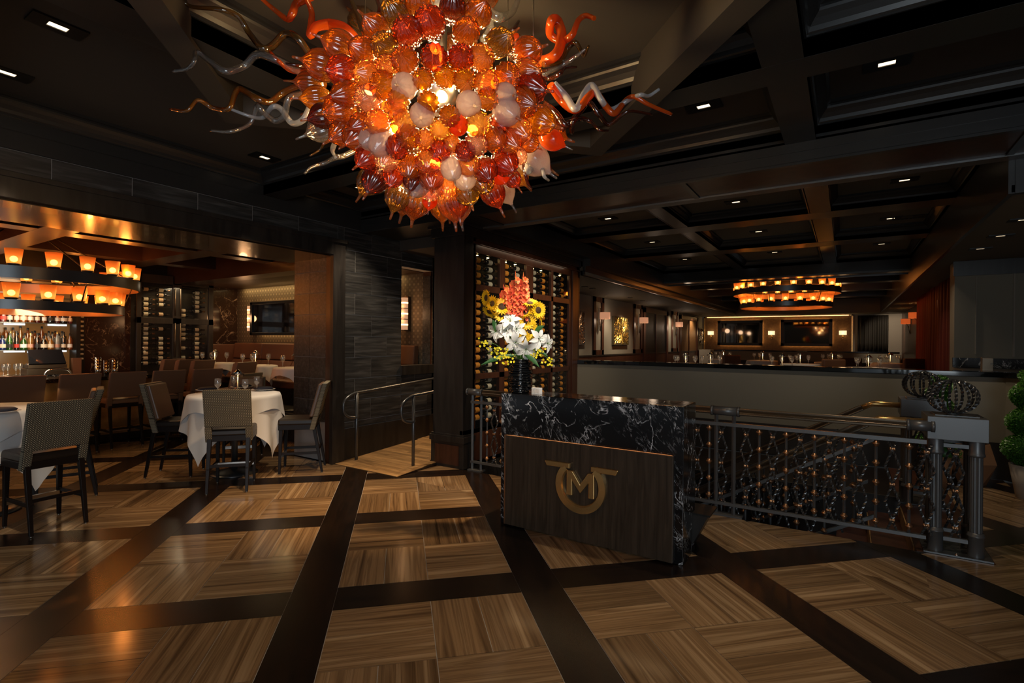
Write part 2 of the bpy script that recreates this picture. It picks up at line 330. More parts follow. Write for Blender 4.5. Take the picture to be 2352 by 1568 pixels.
for i in range(-9, 12):
    for j in range(-7, 9):
        ox, oy = i*(A+GXp), j*(B+GYp); a, b = A/2, B/2
        for qx, qy, ax in ((0, 1, True), (1, 1, False), (0, 0, False), (1, 0, True)):
            for k in (0, 1):
                if ax: lay(ox+qx*a+j_, oy+qy*b+k*b/2+j_, a-2*j_, b/2-2*j_, True, 'tile')
                else: lay(ox+qx*a+k*a/2+j_, oy+qy*b+j_, a/2-2*j_, b-2*j_, False, 'tile')
        lay(ox, oy-GYp+.002, A, GYp-.004, True, 'plank'); lay(ox-GXp+.002, oy-GYp, GXp-.004, B+GYp, False, 'plank')
pieces.sort(key=lambda p: p[0]); rest = MB(); nt_ = 0
for d, c, q, ang, kind in pieces:
    mb = rest if (kind == 'tile' and nt_ >= 296) else MB()
    h = 0 if kind == 'tile' else -.0008; ca, sa = math.cos(-ang), math.sin(-ang)
    loc = [(c[0], c[1])] if mb is not rest else [(0, 0)]
    pts = [(p[0]-c[0], p[1]-c[1]) for p in q]
    if mb is rest: mb.prism([(p[0], p[1], -.012) for p in q], (0, 0, .012)); continue
    mb.prism([(x*ca-y*sa, x*sa+y*ca, -.012) for x, y in pts], (0, 0, .012+h))
    o = mb.build(kind if kind == 'tile' else 'border_plank', M['floor_stone'] if kind == 'tile' else M['dark_floor'], floor, (c[0], c[1], 0), ang)
    nt_ += kind == 'tile'
if rest.v: o = rest.build('far_tiles', M['floor_stone'], floor); o['kind'] = 'stuff'
# light brass-coloured joint lines round the stone panels sit in the recesses as grout
gb = MB(); gb.box(-5.83, -4, -.012, 4.9, 4.56, -.0035); gb.build('grout_bed', M['grout'], floor)
# ---- ramp up along the tiled wall, laid with narrow strips
ramp_o = MB().hexa([(-5.82, 4.575, -.06), (-4.63, 4.575, -.06), (-4.63, 9, -.06), (-5.82, 9, -.06)], [(-5.82, 4.575, .0), (-4.63, 4.575, 0), (-4.63, 9, .235), (-5.82, 9, .235)]).build('floor_ramp', M['dark_floor']); st(ramp_o)
y = 4.58; k = 0
while y < 7.6:
    x = -5.82-R.random()*.5
    while x < -4.63:
        x1 = min(x+.45+R.random()*.3, -4.632); xa = max(x, -5.818)
        if x1-xa > .05:
            za, zb = (y-4.575)*.053, (y+.068-4.575)*.053; cx_ = (xa+x1)/2
            MB().hexa([(xa-cx_, 0, -.004), (x1-cx_-.002, 0, -.004), (x1-cx_-.002, .068, zb-za-.004), (xa-cx_, .068, zb-za-.004)],
                      [(xa-cx_, 0, .006), (x1-cx_-.002, 0, .006), (x1-cx_-.002, .068, zb-za+.006), (xa-cx_, .068, zb-za+.006)]).build('plank', M['ramp_wood'], ramp_o, (cx_, y, za))
        x = x1 if x1 < -4.633 else 0
    y += .07
# raised platforms: booth area behind the bar and the dining room
st(MB().box(-11.8, 5.2, -.05, -6.0, 6.55, RAISE).build('floor_platform', M['ebony']))
st(MB().box(-5.83, 8.9, -.05, 2.6, 26, RAISE).build('floor_dining', M['dark_floor']))
# stair well
sw = MB(); sw.box(-4.2, 5.33, -2.6, .55, 8.75, -2.5)
st(sw.build('floor_lower', M['dark_floor']))
well = st(MB().box(-4.2, 5.32, -2.5, .56, 5.345, -.005).build('wall_stairwell_near', M['ebony']))
st(MB().box(-4.25, 5.33, -2.5, -4.2, 8.75, .5).build('wall_stairwell_left', M['ebony']))
stair = st(MB().box(.50, 5.345, -.06, .98, 8.73, -.002).build('floor_landing', M['mahogany']))
for i in range(13):
    st_ = MB().box(.50-.28*(i+1), 5.50, -.17*(i+1)-.04, .50-.28*i+.03, 7.0, -.17*(i+1)).build('tread', M['mahogany'], stair)
    MB().box(.49-.28*i, 5.50, -.17*(i+1), .50-.28*i, 7.0, -.17*i-.02).build('riser', M['ramp_wood'] if i < 2 else M['mahogany'], stair)
MB().box(-4.2, 7.08, -2.5, .5, 7.12, -.0).build('well_curb', M['ebony'], stair)
MB().box(-4.2, 7.12, -.06, .5, 8.73, -.01).build('side_landing', M['dark_floor'], stair)
# ================================================================ left tiled wall (plane X=-5.83) with the bar opening and the ramp window
WX = -5.83; JB = .0028
wall = st(MB().box(-6.76, 4.62, 0, WX-.004, 5.83, 3.24).box(-6.0, 5.83, 0, WX-.004, 9.2, 1.14).box(-6.0, 5.83, 2.84, WX-.004, 9.2, 3.24).box(-6.0, 6.57, 1.14, WX-.004, 9.2, 2.84)
          .box(-6.76, -3, 2.84, WX-.004, 4.62, 3.24).box(-6.0, -3, 3.24, WX-.004, 9.2, 3.75).build('wall_left', M['grout']))
zs = [.45, .538, .838, 1.139, 1.44, 1.735, 2.037, 2.338, 2.637, 2.937, 3.24]
for r in range(len(zs)-1):
    z0, z1 = zs[r], zs[r+1]; off = 5.834-(0 if r % 2 else .3025)
    for k in range(-12, 6):
        y0, y1 = off+k*.605, off+(k+1)*.605
        for (ya, yb, za, zb) in ([(-2.5, 4.73, 3.03, 3.24)] if r == 9 else [])+[(4.73, 5.835, .45, 3.24), (5.835, 8.7, .45, 1.14), (5.835, 6.56, 2.84, 3.24), (6.56, 8.7, 1.14, 3.24)]:
            a, b, c, d = max(y0, ya), min(y1, yb), max(z0, za), min(z1, zb)
            if b-a > .03 and d-c > .03: MB().box(-.014, -(b-a)/2+JB, -(d-c)/2+JB, 0, (b-a)/2-JB, (d-c)/2-JB).build('tile', M['wall_tile'], wall, (WX, (a+b)/2, (c+d)/2))
# reveal tiles of the bar opening and window jambs
for r in range(1, len(zs)-1):
    for k in range(2):
        xa, xb = -6.76+.36*k, min(-6.76+.36*(k+1), -6.02)
        if zs[r] < 2.8: MB().box(-(xb-xa)/2+JB, -.012, -(min(zs[r+1], 2.83)-zs[r])/2+JB, (xb-xa)/2-JB, 0, (min(zs[r+1], 2.83)-zs[r])/2-JB).build('tile', M['wall_tile'], wall, ((xa+xb)/2, 4.614, (zs[r]+min(zs[r+1], 2.83))/2))
MB().box(-6.02, 4.585, 0, -5.86, 4.62, 2.83).build('jamb_strip', M['mahogany'], wall)
tr = st(MB().box(-5.862, 4.53, 0, -5.795, 4.73, 3.03).box(-5.862, -2.6, 2.83, -5.79, 4.53, 3.03).box(-5.87, -2.6, 3.0, -5.775, 4.745, 3.05).build('trim_1', M['ebony'], bev=.004))
st(MB().box(-6.9, -2.6, 2.815, -5.862, 4.62, 2.84).build('trim_2', mat('soffit_gloss', (.025, .013, .007), .20, coat=.2)))
st(MB().box(-6.0, 5.82, 1.14, -5.79, 8.7, 1.29).build('trim_3', M['ebony'], bev=.004))
st(MB().box(-5.83, 4.73, 0, -5.812, 8.7, .45).build('baseboard_left', M['ebony']))
fas = MB(); fas.box(-5.85, -3, 3.24, -5.80, 5.0, 3.395).box(-5.85, -3, 3.40, -5.81, 5.0, 3.51)
st(fas.build('trim_4', M['ceil_wood'], bev=.003))
# ================================================================ lobby ceiling with coffers
ZC = 3.66
ceil = st(MB().box(-5.85, -4, ZC, 5, 5.05, ZC+.1).build('ceiling', M['ceil_panel']))
PL = [(0, 3.39), (0, 3.50), (.012, 3.50), (.012, 3.512), (.022, 3.52), (.032, 3.545), (.055, 3.575), (.078, 3.60), (.085, 3.615), (.085, 3.63), (.105, 3.635), (.105, 3.66)]
PD = [(0, 3.48), (0, 3.545), (.012, 3.55), (.02, 3.57), (.05, 3.60), (.065, 3.62), (.085, 3.635), (.085, 3.66)]
def crown(x0, y0, x1, y1, prof, parent, m=M['ceil_wood'], sides='SENW'):
    cs = [(x0, y0, 1, 1), (x1, y0, -1, 1), (x1, y1, -1, -1), (x0, y1, 1, -1)]
    for k, nm in enumerate('SENW'):
        if nm not in sides: continue
        a, b = cs[k], cs[(k+1) % 4]; mb = MB()
        vs = [(c[0]+c[2]*d, c[1]+c[3]*d, z) for c in (a, b) for d, z in prof]; n = len(prof)
        mb.add(vs, [(i, i+1, n+i+1, n+i) for i in range(n-1)], 0, True)
        o = mb.build('crown', m, parent)
        o.data.polygons.foreach_set('use_smooth', [False]*len(o.data.polygons))
XS = [(-5.80, -3.42), (-3.12, -.45), (-.22, 3.3)]; YS = [(-1.4, .45), (.73, 3.53), (3.80, 5.0)]
for xa, xb in XS:
    for ya, yb in YS: crown(xa, ya, xb, yb, PL, ceil)
for ya, yb in ((.45, .73), (3.53, 3.80)): MB().box(-5.82, ya, 3.388, 4.5, yb, ZC).build('beam', M['ceil_wood'], ceil)
for xa, xb in ((-3.42, -3.12), (-.45, -.22)):
    for ya, yb in YS: MB().box(xa, ya, 3.389, xb, yb, ZC).build('beam', M['ceil_wood'], ceil)
# turned square frame hung under the coffers around the glass chandelier
CHX, CHY = -1.865, 2.155
fr = MB(); hd = 2.19; iw = .17*math.sqrt(2)
outer = [(CHX-hd, CHY), (CHX, CHY-hd), (CHX+hd, CHY), (CHX, CHY+hd)]; inner = [(CHX-hd+iw, CHY), (CHX, CHY-hd+iw), (CHX+hd-iw, CHY), (CHX, CHY+hd-iw)]
for k in range(4):
    a, b, c, d = outer[k], outer[(k+1) % 4], inner[(k+1) % 4], inner[k]
    MB().hexa([(*a, 3.36), (*b, 3.36), (*c, 3.36), (*d, 3.36)], [(*a, ZC), (*b, ZC), (*c, ZC), (*d, ZC)]).build('frame_beam', mat('frame_paint_%d' % k, (.06, .053, .046), .6) if k == 0 else bpy.data.materials['frame_paint_0'], ceil)
# deep beam between lobby and dining room
bb = MB(); bb.box(-5.85, 5.0, 3.228, 5, 5.78, 3.9)
beam = st(bb.build('trim_5', M['ceil_wood']))
for z0, z1, d in ((3.405, 3.43, .012), (3.31, 3.325, .008)): MB().box(-5.82, 5.0-d, z0, 4.9, 5.0, z1).build('bead', M['ceil_wood'], beam)
MB().box(-4.6, 5.66, 3.205, 4.9, 5.80, 3.23).build('bead', M['iron_grey'], beam); MB().box(-5.8, 5.0, 3.205, 4.9, 5.05, 3.23).build('bead', M['ceil_wood'], beam)
for x in (-3.82, -1.33, 1.10): MB().box(x-.025, 5.05, 3.21, x+.025, 5.66, 3.23).build('bead', M['ceil_wood'], beam)
for a, b in ((-3.79, -1.36), (-1.3, 1.07), (1.13, 4.5)): MB().box(a, 5.06, 3.222, b, 5.65, 3.229).build('soffit_panel', M['mahogany'], beam)
st(MB().box(-5.82, 5.78, 3.07, -4.7, 9.2, 3.23).build('trim_6', M['ceil_panel']))
st(MB().box(-12, -5.1, 0, .2, -5.0, 3.9).build('wall_unseen', M['taupe']))  # unseen wall, added to keep the sky out of the dining mirrors
# ================================================================ wine-wall pier and built-in cabinet surround (plane X=-4.2)
pil = st(MB().box(-4.715, 5.33, 0, -4.2, 5.535, 3.07).build('wall_pier', M['ebony'], bev=.004))
MB().box(-4.735, 5.315, 0, -4.175, 5.55, .34).box(-4.755, 5.30, .34, -4.16, 5.56, .42).box(-4.735, 5.315, .42, -4.18, 5.55, .445).build('plinth', M['ebony'], pil, bev=.004)
MB().box(-4.745, 5.305, .05, -4.745+.02, 5.31, .06).box(-4.66, 5.308, .04, -4.25, 5.318, .30).build('plinth_panel', M['mahogany'], pil)
MB().box(-4.75, 5.30, 3.07, -4.17, 8.82, 3.19).box(-4.79, 5.27, 3.19, -4.14, 8.85, 3.24).build('capital', M['ebony'], pil, bev=.004)
# ================================================================ half wall and right side
hw = st(MB().box(-4.2, 8.75, .0, 1.68, 8.9, 1.28).prism([(1.68, 8.75, 0), (2.45, 7.7, 0), (2.55, 7.8, 0), (1.68, 8.9, 0)], (0, 0, 1.28)).build('wall_half', M['taupe']))
MB().box(-4.2, 8.72, 1.28, 1.66, 9.0, 1.345).prism([(1.64, 8.74, 1.28), (2.44, 7.66, 1.28), (2.6, 7.8, 1.28), (1.72, 9.0, 1.28)], (0, 0, .064)).build('wall_cap', M['black_glass'], hw, bev=.006)
MB().box(-4.2, 8.735, 0, 1.68, 8.752, .46).prism([(1.67, 8.745, 0), (2.44, 7.69, 0), (2.45, 7.7, 0), (1.68, 8.75, 0)], (0, 0, .46)).build('wainscot', M['ebony'], hw)
st(MB().box(2.55, -1, 0, 2.65, 11, 3.9).build('wall_right', M['bronze_wall']))
pr = st(MB().box(1.38, 10.2, 0, 2.42, 10.6, 2.94).build('wall_pier_right', M['taupe']))
MB().box(1.36, 10.17, 2.72, 2.42, 10.2, 2.94).build('frieze', M['ebony'], pr); MB().box(1.36, 10.16, 1.345, 2.42, 10.2, 1.49).build('ledge', M['marble_black'], pr)
MB().box(1.62, 10.185, 1.55, 1.63, 10.2, 2.7).box(2.03, 10.185, 1.52, 2.05, 10.2, 2.72).build('panel_edge', M['taupe_light'], pr)
MB().box(1.38, 9.0, 0, 2.4, 10.2, 1.34).build('ledge_base', M['ebony'], pr)
# ================================================================ dining room shell
dc = st(MB().box(-4.2, 5.78, ZC, 1.3, 13.6, ZC+.1).build('ceiling_dining', mat('ceil_tan', (.24, .21, .155), .75)))
DX = [(-4.0, -2.28), (-2.07, -.43), (-.18, 1.12)]; DY = [(5.86, 8.22), (8.62, 10.62), (11.06, 13.5)]
for xa, xb in DX:
    for ya, yb in DY: crown(xa, ya, xb, yb, PD, dc)
for ya, yb in ((8.22, 8.62), (10.62, 11.06)): MB().box(-4.02, ya, 3.478, 1.14, yb, ZC).build('beam', M['ceil_wood'], dc)
for xa, xb in ((-2.28, -2.07), (-.43, -.18)):
    for ya, yb in DY: MB().box(xa, ya, 3.479, xb, yb, ZC).box(xa-.012, ya, 3.479, xa+.012, yb, 3.492).build('beam', mat('beam_gloss', (.024, .021, .018), .24) if 'beam_gloss' not in bpy.data.materials else bpy.data.materials['beam_gloss'], dc)
db = st(MB().box(-4.2, 13.5, 3.22, 1.3, 13.98, 3.9).build('trim_7', mat('beam_gloss2', (.022, .02, .02), .2)))
MB().box(-4.2, 13.48, 3.22, 1.3, 13.5, 3.26).box(-4.2, 13.96, 3.2, 1.3, 14.0, 3.24).build('bead', M['ceil_wood'], db)
fc = st(MB().box(-4.2, 8.86, 2.94, -4.12, 25, 3.02).box(-4.14, 8.86, 3.0, -4.1, 25, 3.10).box(-4.2, 8.86, 3.1, -4.0, 25, 3.9).box(-4.25, 5.8, 3.24, -4.0, 8.86, 3.9).build('trim_8', M['ceil_wood']))
MB().box(-4.121, 8.9, 2.945, -4.117, 25, 3.0).build('light_band', M['taupe'], fc)
st(MB().box(-5.83, 8.86, 2.94, -4.16, 25.9, 3.9).build('ceiling_left_soffit', mat('soffit_brown', (.075, .060, .042), .7)))
st(MB().box(1.14, 5.8, 2.94, 4.5, 25, 3.0).build('ceiling_right_soffit', bpy.data.materials['ceil_tan']))
st(MB().box(1.12, 5.8, 2.93, 1.16, 25, 3.9).box(1.16, 5.79, 2.93, 5.5, 5.86, 3.5).build('trim_9', M['ceil_wood']))
fb = st(MB().box(-4.2, 13.98, 3.5, 1.2, 25.9, 3.6).build('ceiling_far', M['ceil_wood']))
for yy in (16.2, 18.6, 21.0): MB().box(-4.1, yy, 3.30, 1.2, yy+.35, 3.5).box(-4.1, yy-.02, 3.30, 1.2, yy, 3.34).build('beam', bpy.data.materials['beam_gloss2'], fb)
MB().box(-4.1, 24.6, 2.93, 2.4, 25.95, 3.5).build('soffit', M['taupe'], fb)
wl = st(MB().box(-5.95, 8.9, .45, -5.83, 26, 2.95).build('wall_dining_left', M['taupe']))
MB().box(-5.83, 8.9, .45, -5.80, 26, 1.30).build('wainscot', M['mahogany'], wl); MB().box(-5.83, 8.9, 1.29, -5.785, 26, 1.33).build('chair_rail', M['ebony'], wl)
for ya, yb in ((13.10, 13.80), (16.30, 17.12), (20.70, 21.55)):                                           # framed pilaster panels behind the sconces
    MB().box(-5.83, ya, 1.33, -5.79, ya+.14, 2.94).box(-5.83, yb-.14, 1.33, -5.79, yb, 2.94).box(-5.83, ya, 2.80, -5.79, yb, 2.94).box(-5.83, ya, 1.33, -5.79, yb, 1.46).build('pilaster_frame', M['mahogany'], wl)
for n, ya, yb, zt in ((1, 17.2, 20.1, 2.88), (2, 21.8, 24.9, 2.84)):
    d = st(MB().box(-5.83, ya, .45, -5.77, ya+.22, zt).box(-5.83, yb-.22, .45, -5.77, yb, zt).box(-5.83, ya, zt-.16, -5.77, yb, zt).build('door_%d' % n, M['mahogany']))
    MB().box(-5.828, ya+.22, .45, -5.81, yb-.22, zt-.16).build('door_leaf', M['black'] if n == 1 else M['bronze_wall'], d); MB().box(-5.81, (ya+yb)/2-.05, .45, -5.78, (ya+yb)/2+.05, zt-.16).build('mullion', M['mahogany'], d)  # first infill is a black sheet in place of a dark, unlit opening
bw = st(MB().box(-5.83, 26, .45, 4, 26.1, 2.95).build('wall_dining_back', M['taupe_light']))
MB().box(-5.7, 25.97, 1.36, .22, 26, 2.90).build('bronze_panel', M['bronze_wall'], bw); MB().box(-5.75, 25.94, 1.36, -5.68, 26, 2.93).box(.20, 25.94, 1.36, .26, 26, 2.93).box(-5.75, 25.94, 2.88, .26, 26, 2.93).build('panel_trim', M['brass'], bw)
MB().box(-5.6, 25.90, 2.895, .1, 25.93, 2.91).build('cove_light', M['led'], bw)
st(MB().box(1.9, 10.6, .45, 2.0, 26, 2.95).build('wall_dining_right', M['mahogany']))
# ================================================================ bar room shell
BX = -11.8
M['bar_beam'] = mat('bar_beam', (.028, .013, .008), .28)
bwall = st(MB().box(BX-.1, -3, 0, BX, 6.7, 3.3).build('wall_bar', M['black']))
for i, (ya, yb) in enumerate(((3.72, 4.46), (5.86, 6.2), (6.2, 6.55))): MB().box(BX, ya, 1.0, BX+.03, yb, 2.0 if 0 else 2.95).build('marble_panel', M['marble_brown'], bwall)
bth = st(MB().box(BX, 6.55, .45, -5.83, 6.67, 3.2).build('wall_booth', M['wallpaper']))
MB().box(-6.01, 6.52, 1.14, -5.835, 6.56, 2.84).build('jamb', M['mahogany'], bth)
for k, z in enumerate((1.29, 1.66, 2.03, 2.40)): MB().box(-6.005, 6.505, z+.003, -5.84, 6.52, min(z+.367, 2.83)).build('tile', M['wall_tile'], bth)
bc = st(MB().box(BX, -3, 3.25, -6.76, 5.45, 3.35).box(BX, 5.45, 2.83, -6.0, 6.6, 2.9).build('ceiling_bar', mat('bar_ceiling', (.040, .018, .009), .45)))
for yy in (.2, 2.1, 3.9): MB().box(BX, yy, 2.98, -6.76, yy+.34, 3.25).build('beam', M['bar_beam'], bc)
for xx in (-8.4, -10.2): MB().box(xx, -3, 2.981, xx+.3, 5.45, 3.25).build('beam', M['bar_beam'], bc)
MB().box(BX, 5.1, 2.80, -6.76, 5.46, 3.25).build('beam', M['bar_beam'], bc)
lamp('AREA', (-9.0, 6.46, 2.82), 14, (1, .70, .30), 5, target=(-9.0, 6.56, 2.2), sy=.04, name='booth_cove')
# ================================================================ blown-glass chandelier
ch = thing('glass_chandelier', 'huge blown glass chandelier of amber, red and white bulbs with curling tendrils over the lobby', 'chandelier', (CHX, CHY, ZC))
CHL = Vector((CHX, CHY, ZC))
def bulb_mesh(kind, rib=.045, fat=1.0, tip=.55, frost=False):
    prof = [(.06, -1.12), (.30, -1.04), (.62, -.84), (.86, -.52), (.98, -.16), (1.0, .14), (.94, .44), (.79, .74), (.56, .98), (.34, 1.15), (.17, 1.30), (.115, 1.42), (.095, 1.45+tip*.5), (.07, 1.48+tip), (.001, 1.50+tip)]
    mb = MB(); mb.lathe([(r*fat, z) for r, z in prof], 56, rib=rib, nr=14, mfun=lambda j: 1 if j >= 11 else 0)
    for i in range(11*42, len(mb.v)):                          # the nipple is round, not ribbed
        pass
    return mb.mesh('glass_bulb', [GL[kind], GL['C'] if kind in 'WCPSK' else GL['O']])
BM = {}
for k in GL:
    BM[k] = [bulb_mesh(k, .0 if k in 'S' else (.014 if k == 'W' else .065), f, t) for f, t in ((1, .5), (.92, .6), (1.06, .45))]
BULBS = '774,102,32A 831,115,34A 733,148,33A 782,163,33R 839,171,30O 878,196,31G 709,190,28A 723,226,30G 792,217,33A 843,228,30P 935,70,33R 986,48,35R 929,137,31A 887,151,28O 927,198,31W 970,182,27G 983,237,26G 914,231,29Y 880,104,29B 998,132,35R 1059,132,31R 1021,177,25G 1068,185,26G 1072,72,34A 1150,96,34B 1107,132,31O 1118,191,32O 1167,177,31A 1215,169,32O 1215,118,32A 1221,204,36R 1162,217,29W 1204,236,36A 1078,239,30W 1121,228,28G 776,252,35A 737,268,27D 737,297,32C 785,306,30A 818,313,32A 826,287,27A 864,282,31O 907,252,29Y 926,287,29Y 969,264,29W 875,332,32W 849,320,30W 912,340,28R 937,316,29G 840,364,27R 887,368,29P 861,414,31D 904,406,26R 943,385,31A 949,416,26D 956,426,30W 983,375,30O 976,323,25O 988,435,28P 990,410,29O 1033,268,27G 1011,301,23Y 1052,289,23S 1011,347,25R 1070,349,26R 1038,332,21O 1100,287,29Y 1147,287,25R 1166,259,31W 1194,304,31O 1243,278,33G 1271,323,27S 1095,333,28P 1140,323,29A 1173,326,28O 1218,330,21A 1162,375,30R 1116,393,28R 1078,381,28O 1037,390,28W 1068,412,28W 1109,419,28B 1026,433,23O 1075,447,27B 994,411,26O 1149,402,24S 1178,412,22R 1192,359,22P 987,464,18S 905,28,33B 960,5,33A 1040,14,33D 1100,28,30A 860,60,28A 1120,-20,32A 900,-40,32R 1010,-45,33O 1060,-60,33A 950,-60,30G'.split()
CD = 2.82; EC = at(1005, 205, CD); random_b = random.Random(3)
def add_bulb(p, r, kind, axis, spin):
    o = link('glass_bulb', BM[kind][random_b.randrange(3)], ch, p-CHL)
    q = axis.to_track_quat('Z', 'Y'); o.rotation_euler = (q @ Matrix.Rotation(spin, 3, 'Z').to_quaternion()).to_euler(); o.scale = (r, r, r*(1+.12*random_b.random())); return o
for s_ in BULBS:
    x, y, rk = s_.split(','); x = float(x); y = float(y); r_ = float(rk[:-1]); kind = rk[-1]
    dx, dy = (x-1005)/300, (y-205)/270; t = min(.985, dx*dx+dy*dy); dep = CD-.60*math.sqrt(1-t)+(.05 if r_ < 26 else 0)
    p = at(x, y, dep); ax = (p-EC); ax.z *= 1.05; ax += Vector(rt)*(random_b.random()-.5)*.12+Vector((0, 0, (random_b.random()-.55)*.14))
    rm = r_/1186*dep; ax = ax.normalized()
    add_bulb(p-ax*rm*.25, rm*.98, kind, ax, random_b.random()*6)
kinds = 'AAROGOYPWDB'
for i in range(64):                                          # far side and an inner layer of the cluster
    v = Vector((random_b.gauss(0, 1), random_b.gauss(0, 1), random_b.gauss(0, 1))).normalized(); back = v.dot(Vector(fw))
    if back < .12: v = v-2*Vector(fw)*back+Vector(fw)*.15; v.normalize()
    p = EC+Vector((v.x*.66, v.y*.66, v.z*.60)); add_bulb(p, .070+.012*random_b.random(), kinds[i % len(kinds)], v, random_b.random()*6)
for i in range(14):
    v = Vector((random_b.gauss(0, 1), random_b.gauss(0, 1), random_b.gauss(0, 1))).normalized(); p = EC+v*.40
    add_bulb(p, .068, 'YOYGPO'[i % 6], v, 0)
TEN = [('B', 8.5, '405,-8 440,15 500,21 545,36 572,75 602,110 625,106 655,78 682,86 712,125'), ('C', 8.5, '398,164 430,158 447,140 452,120 482,140 520,164 560,152 590,126 630,136 695,168'),
 ('G', 7.5, '391,251 430,254 455,230 488,247 525,250 540,215 553,205 590,226 620,234 652,212 700,190'), ('C', 7.5, '484,300 530,302 574,284 591,243 598,250 628,276 652,268 664,226 700,215'),
 ('K', 7, '528,250 575,267 604,270 625,246 645,250 670,282 696,275 715,240'), ('S', 9, '598,-5 630,22 660,44 672,30 682,8 715,-8'), ('S', 12, '700,-12 716,30 712,80 726,62 758,56 792,66 825,100'),
 ('B', 10, '802,-10 820,30 832,60 850,86 880,100'), ('D', 9, '862,-10 872,20 866,45 858,70 880,50 905,60 908,90 892,108 880,96'), ('S', 6, '617,114 640,140 670,162 720,166'), ('D', 5, '648,145 680,150 712,156'),
 ('S', 12, '1180,84 1196,118 1238,140 1276,126 1290,85 1280,48 1266,48 1264,80 1290,94 1314,80 1328,48 1345,36 1365,42'), ('S', 9, '1264,195 1290,232 1322,252 1352,222 1368,212 1392,245 1412,260 1436,232 1456,222 1490,240 1542,262'),
 ('K', 8, '1272,192 1300,222 1322,250 1342,215 1360,196 1380,228 1402,252 1440,232 1470,218 1490,220 1514,205'), ('D', 7.5, '1252,236 1278,262 1302,288 1330,258 1352,236 1375,262 1398,286 1428,264 1450,255 1497,263'),
 ('D', 6, '1313,304 1316,280 1335,272 1358,280 1376,298 1397,300'), ('D', 5, '1290,300 1310,278 1348,273'), ('B', 6.5, '1248,148 1285,142 1305,110 1322,98 1335,118 1342,128 1352,106'), ('C', 6.5, '1245,172 1290,150 1325,128 1345,112'), ('D', 6, '1238,165 1262,180 1285,170 1298,156 1325,154'),
 ('K', 12, '1108,-12 1096,22 1060,46 1028,40 1010,16 1018,0 1040,18 1046,34'), ('C', 12, '1194,-10 1176,28 1145,40 1118,22 1104,-10'), ('C', 10, '1128,30 1126,70 1112,92'), ('C', 6.5, '700,398 716,384 746,374 770,362 790,358 822,342'), ('K', 6, '770,362 764,345 770,325'), ('B', 5, '712,358 736,342 754,314 775,322 790,335'),
 ('K', 7, '1196,352 1212,370 1212,394 1228,382 1244,388 1250,405 1260,414'), ('D', 5, '1202,362 1206,395 1212,420 1221,433'), ('D', 7, '1192,48 1178,70 1160,80')]
for gi, (k, r_, s_) in enumerate(TEN):
    P = [tuple(map(float, q.split(','))) for q in s_.split()]
    P = [at(x, y, 2.80+.05*math.sin(i*2.1+gi)-(.25 if abs(x-1000) < 160 else 0)) - CHL for i, (x, y) in enumerate(P)]
    Q = spline(P, 8); n = len(Q); e0 = abs((Q[0]+CHL-EC).length) > abs((Q[-1]+CHL-EC).length)
    rr = []
    for i in range(n):
        u = i/(n-1) if e0 else 1-i/(n-1); rr.append(r_/1186*2.8*(.42+.58*min(1, u*1.5)))
    MB().tube(Q, rr, 12).build('glass_tendril', GL[k], ch)
for dx in (-.42, -.05, .36, .5): MB().tube([Vector((dx*rt[0], dx*rt[1], 0)), Vector((dx*rt[0], dx*rt[1], -.5))], .003, 6).build('steel_cable', M['steel'], ch)
MB().tube([(0, 0, 0), (0, 0, -.7)], .03, 10).ball(EC-CHL, .12, 12).build('armature', M['steel'], ch)
MB().lathe([(.001, 0), (.16, 0), (.16, -.04), (.14, -.05), (.001, -.05)], 24).build('ceiling_canopy', M['black_iron'], ch)
for p, e in (((1015, 222), 1), ((905, 300), .8), ((1085, 300), .8), ((1000, 375), .7), ((850, 205), .7), ((1140, 190), .7), ((1000, 110), .7)):
    q = at(*p, 2.72); MB().ball(q-CHL, .030, 10).build('light_bulb', M['flame'], ch)
    lamp('POINT', q, 21*e, (1, .66, .30), .04, name='chandelier_bulb')
